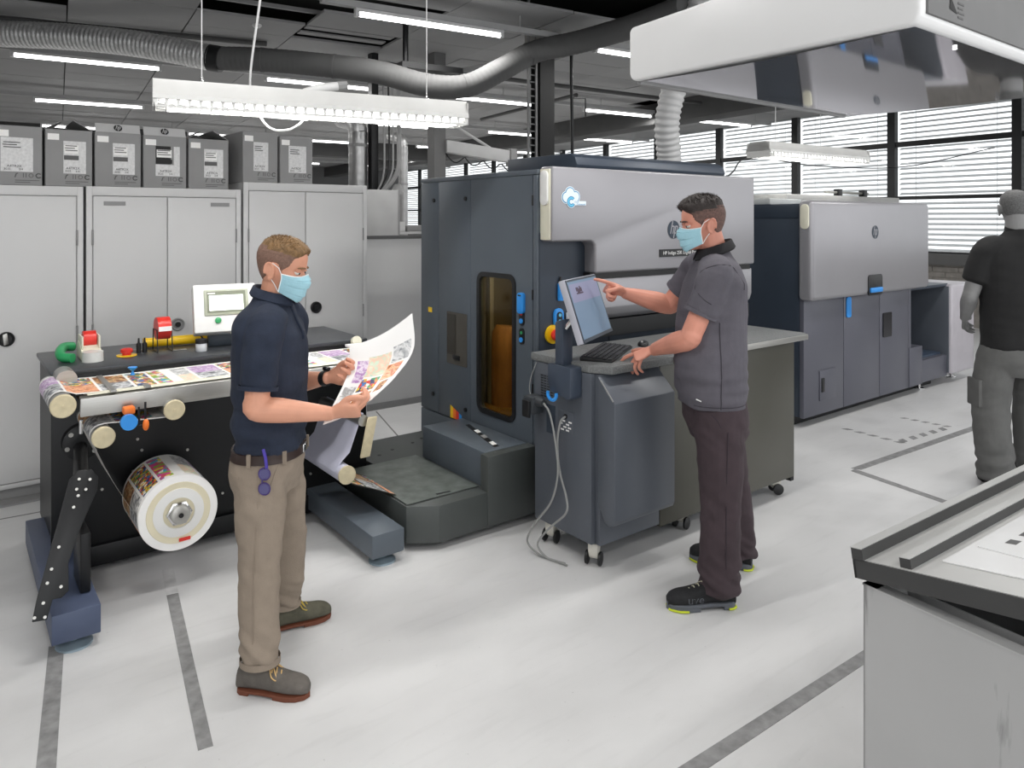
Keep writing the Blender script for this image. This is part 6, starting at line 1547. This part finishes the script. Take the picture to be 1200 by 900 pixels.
for S_, E_, W_, s_ in ((S_r, E_r, W_r, -1), (S_l, E_l, W_l, 1)):
    limb(b, [(S_[0], S_[1] - .05 * s_, S_[2]), (S_[0] + .005, S_[1], S_[2] - .02), taper(S_, E_, 0, 0, .5), E_], [.052, .052, .053, .048], 16)
    limb(b, [taper(S_, E_, 0, 0, .86), E_, taper(E_, W_, 0, 0, .3), taper(E_, W_, 0, 0, .7), W_], [.047, .049, .052, .040, (.026, .033)], 16, ref=(0, 0, 1))
legs2 = {1: [(.01, .10, .86), (.012, .125, .68), (.02, .165, .46), (.03, .19, .28), (.040, .21, .12), (.042, .212, .07)], -1: [(-.01, -.10, .86), (-.06, -.115, .68), (-.11, -.135, .46), (-.138, -.15, .28), (-.155, -.165, .12), (-.155, -.168, .07)]}
for q in (-1, 1): limb(b, legs2[q], [.085, .072, .056, .054, .04, .04], 14)
hand(b, W_l, (.90, -.14, -.40), (-.36, -.30, -.86), False, [(6, 14, 10, 12), (40, 30, 15, 2), (46, 34, 20, -4), (50, 38, 25, -9)], [(.62, .75, .12), (.80, .58, .05), (.88, .42, .12)], 1.04)
hand(b, W_r, (.90, .18, .30), (.05, .70, -.60), True, [(4, 6, 6, 3), (78, 92, 52, 0), (82, 94, 52, -2), (84, 92, 50, -4)], [(.70, .35, .62), (.82, -.25, .45), (.86, -.5, .1)], 1.04)
H2 = headm((.036, -.04, 1.708), 7, 0, 0, sc=1.06)
build_head(T, m2, H2, 1.06, b, [HAIR2, STUB2], .020, .0025, quiff=.010, topline=.168)
V, F = remesh(b, .0042, 2); obj('body', arr(T, V, F), SKIN2, m2, 60)
c = MB(); torso(c, sh, 36, 5)
for S_, E_, s_ in ((S_r, E_r, -1), (S_l, E_l, 1)):
    limb(c, [(S_[0] - .01, S_[1] - .10 * s_, S_[2] + .04), (S_[0], S_[1] - .02 * s_, S_[2] + .01), taper(S_, E_, 0, 0, .28), taper(S_, E_, 0, 0, .56)], [(.070, .078), (.078, .084), (.076, .080), (.074, .078)], 20, ref=(0, 1, 0))
V, F = remesh(c, .0075, 4)
def f3(p):
    x, y, z = p
    lo = max(0, min(1, (1.10 - z) / .15)); arm = min(1, max(0, abs(y) - .17) / .08)
    return .008 * nz(x * 8 + z * 5, y * 8, z * 6 - x * 7) + (.011 * lo + .004) * nz(x * 6, y * 6 + 3, z * 20) + .004 * arm * nz(x * 16, y * 14, z * 12 + 5)
V = folds(V, F, f3); shirt2 = obj('polo_shirt', arr(T, V, F), GPOLO, m2, 60)
for S_, E_ in ((S_r, E_r), (S_l, E_l)): obj('sleeve_hem', band(T, taper(S_, E_, 0, 0, .575), Vector(E_) - Vector(S_), (0, 1, 0), (.074, .079), .009, .0025), GPOLO, shirt2)
DSEAM = mat('dark_seam', '#38353c', .85)
for nm, pts, dr in (('side_seam', [(.03, .5, 1.27 - .03 * k) for k in range(14)], (0, -1, 0)), ('hem_seam', [(.16 - .022 * k, .5, .888) for k in range(14)], (0, -1, 0)),
                    ('shoulder_seam', [(.118 * math.cos(a) + .02, .5, 1.44 + .095 * math.sin(a)) for a in [math.radians(-60 + 17 * k) for k in range(16)]], (0, -1, 0))):
    q = on_surface(V, F, pts, dr, .0012)
    q = [p for p in q if .12 < p.y < .45]
    if len(q) > 2: obj(nm, MB().tube([T @ p for p in q], .0022, 5), DSEAM, shirt2)
tg = on_surface(V, F, [(.115, .5, .915), (.135, .5, .922)], (0, -1, 0), .001); obj('hem_tag', MB().tube([T @ p for p in tg], .003, 5), WHITEP, shirt2)
collar(T, m2, (-.006, -.04, 1.575), .074, .078, .046, BCOL, .34, .026)
c = MB(); torso(c, [(.89, .012, 0, .148, .196), (.83, .0, 0, .150, .200), (.77, -.004, 0, .146, .196), (.71, -.01, 0, .125, .18)], 32, 4)
for q in (-1, 1): limb(c, legs2[q], [(.10, .125), (.10, .112), (.086, .096), (.082, .092), (.080, .092), (.080, .094)], 22, 6, ref=(0, 1, 0))
V, F = remesh(c, .0075, 3)
def f4(p):
    x, y, z = p
    an = math.exp(-((z - .13) / .08) ** 2); kn = math.exp(-((z - .45) / .10) ** 2); cr_ = math.exp(-((z - .75) / .07) ** 2)
    return .007 * nz(x * 6, y * 6, z * 3.5) + (.024 * an + .007 * kn + .009 * cr_) * nz(x * 9 - z * 9, y * 9 + z * 12, z * 18 - x * 12) + .010 * (.5 - abs(nz(x * 7 - z * 7, y * 7 + 4, z * 6 + x * 6))) - .005
V = folds(V, F, f4); tr2 = obj('trousers', arr(T, V, F), PLUM, m2, 60)
for q, pts in (('pocket_seam', [(.07, .5, .855), (.045, .5, .83), (.03, .5, .80)]), ('side_seam', [(.0, .5, .78), (.012, .5, .6), (.02, .5, .4), (.03, .5, .2)])): obj(q, MB().tube([T @ p for p in on_surface(V, F, pts, (0, -1, 0), .0003)], .0025, 5), mat('plum_dark', '#322930', .9), tr2)
BSHOE = mat('black_mesh_shoe', '#17181b', .8, 0, .25, 60, .5, 260); GSOLE = mat('grey_rubber', '#5d6168', .7); YACC = mat('yellow_green_rubber', '#c9d62c', .6)
s_, M_, k_ = shoe(m2, T, (.052, .212), math.radians(4), .305, [BSHOE, GSOLE, mat('pale_lace', '#b9b6a0', .8), YACC], 'safety')
tx = MB(); text_mb('uve', .050, (0, 0, 0), (1, 0, 0), (0, 1, 0), .0, tx)
shoe_bvh = None
ev = MB(); Wi = WM[m2.name]
tv = []
vsW = [Wi @ v.co for v in s_.data.vertices]; tree = BVHTree.FromPolygons(vsW, [list(p.vertices) for p in s_.data.polygons])
for v in tx.v:
    p = M_ @ (Vector((.100 - v[0], .20, .050 + v[1])) * k_); dirv = (M_.to_3x3() @ Vector((0, -1, 0))).normalized(); h = tree.ray_cast(p, dirv)
    tv.append(h[0] - dirv * .0015 if h[0] is not None else p - (-dirv) * 0 + dirv * .16)
obj('shoe_lettering', MB().add(tv, tx.f), mat('shoe_print_grey', '#55585e', .6), s_)
shoe(m2, T, (-.150, -.172), math.radians(-24), .305, [BSHOE, GSOLE, MATS['pale_lace'], YACC], 'safety')

# ------------------------------------------------ the man in black walking away at the right edge
m3 = thing('person', 'man in black t-shirt and grey work trousers seen from behind at the right edge', 'person', (5.59, 1.82, 0), math.radians(50))
T = WM[m3.name]
BTEE = mat('black_jersey', '#141415', .85, 0, .15, 20, .2, 200); GWORK = mat('grey_work_cloth', '#5b5b5a', .85, 0, .12, 12, .3, 200)
sh = [(.90, .0, 0, .150, .222), (1.05, .0, 0, .152, .220), (1.20, .0, 0, .155, .228), (1.35, -.004, 0, .152, .240), (1.48, -.01, 0, .135, .236), (1.57, -.012, 0, .108, .19), (1.63, -.008, 0, .080, .115), (1.675, 0, 0, .066, .070)]
S_l, E_l, W_l = (0, .212, 1.53), (.02, .295, 1.225), (.22, .215, 1.06)
S_r, E_r, W_r = (0, -.212, 1.53), (.02, -.295, 1.225), (.22, -.215, 1.06)
b = MB(); torso(b, [(z, x, y, hx - .025, hy - .025) for z, x, y, hx, hy in sh], 24, 3); torso(b, [(.76, 0, 0, .12, .16), (.95, 0, 0, .12, .16)], 24, 3)
limb(b, [(-.005, 0, 1.60), (.006, 0, 1.68), (.02, 0, 1.76)], [.070, .066, .064], 18)
for S_, E_, W_, s_ in ((S_r, E_r, W_r, -1), (S_l, E_l, W_l, 1)):
    limb(b, [(S_[0], S_[1] - .05 * s_, S_[2]), S_, taper(S_, E_, 0, 0, .5), E_], [.066, .062, .055, .047], 16)
    limb(b, [taper(S_, E_, 0, 0, .88), E_, taper(E_, W_, 0, 0, .3), taper(E_, W_, 0, 0, .7), W_], [.047, .048, .050, .038, (.032, .026)], 16)
    hand(b, W_, (.75, -.35 * s_, -.55), (-.2, -.8 * s_, -.3), s_ < 0, [(20, 25, 15, 4), (22, 28, 15, 1), (26, 30, 18, -2), (30, 30, 18, -5)], [(.7, .6, .3), (.92, .3, .2), (.97, .1, .1)], 1.04)
legs3 = {1: [(.0, .115, .90), (.01, .15, .70), (.01, .165, .49), (-.03, .175, .30), (-.06, .18, .13), (-.06, .18, .07)], -1: [(.0, -.115, .90), (.06, -.14, .70), (.11, -.16, .49), (.12, -.17, .30), (.11, -.175, .13), (.11, -.175, .07)]}
for q in (-1, 1): limb(b, legs3[q], [.085, .075, .058, .056, .04, .04], 14)
H3 = headm((.03, 0, 1.80), 6, -22, sc=1.06)
build_head(T, m3, H3, 1.06, b, [HAIR3, HAIR3], .003, .002, mask=False, eyes=False, quiff=.0)
V, F = remesh(b, .006, 2); obj('body', arr(T, V, F), SKING, m3, 60)
c = MB(); torso(c, sh, 36, 5)
for S_, E_, s_ in ((S_r, E_r, -1), (S_l, E_l, 1)): limb(c, [(S_[0], S_[1] - .10 * s_, S_[2] + .04), (S_[0], S_[1] - .02 * s_, S_[2] + .01), taper(S_, E_, 0, 0, .3), taper(S_, E_, 0, 0, .64)], [(.070, .08), (.080, .088), (.080, .086), (.082, .090)], 20, ref=(0, 1, 0))
V, F = remesh(c, .009, 4); V = folds(V, F, lambda p: .007 * nz(p[0] * 8, p[1] * 8, p[2] * 6) + .005 * nz(p[0] * 6, p[1] * 6 + 3, p[2] * 18)); st3 = obj('t_shirt', arr(T, V, F), BTEE, m3, 60)
obj('neck_band', band(T, (.0, 0, 1.675), (-.25, 0, 1), (0, 1, 0), (.070, .066), .012, .005), BTEE, st3)
c = MB(); torso(c, [(.92, 0, 0, .140, .205), (.86, -.01, 0, .152, .215), (.78, -.01, 0, .145, .21), (.72, 0, 0, .12, .19)], 32, 4)
for q in (-1, 1): limb(c, legs3[q], [(.11, .128), (.118, .118), (.112, .108), (.112, .108), (.112, .106), (.105, .104)], 22, 6, ref=(0, 1, 0))
V, F = remesh(c, .009, 3); V = folds(V, F, lambda p: .006 * nz(p[0] * 7, p[1] * 7, p[2] * 4) + (.020 * math.exp(-((p[2] - .16) / .10) ** 2) + .006) * nz(p[0] * 7 + p[2] * 6, p[1] * 7 + p[2] * 9, p[2] * 14)); tr3 = obj('trousers', arr(T, V, F), GWORK, m3, 60)
obj('cargo_pocket', MB().obox(T @ Vector((.02, .262, .60)), T.to_3x3() @ Vector((.07, 0, 0)), T.to_3x3() @ Vector((0, .014, 0)), T.to_3x3() @ Vector((0, 0, .09)), bev=.008), GWORK, tr3)
DSH = mat('dark_grey_shoe', '#1b1b1c', .8); DSO = mat('dark_grey_sole', '#2c2c2c', .8)
shoe(m3, T, (-.06, .18), math.radians(-12), .30, [DSH, DSO, DSH], 'safety'); shoe(m3, T, (.11, -.175), math.radians(5), .30, [DSH, DSO, DSH], 'safety')
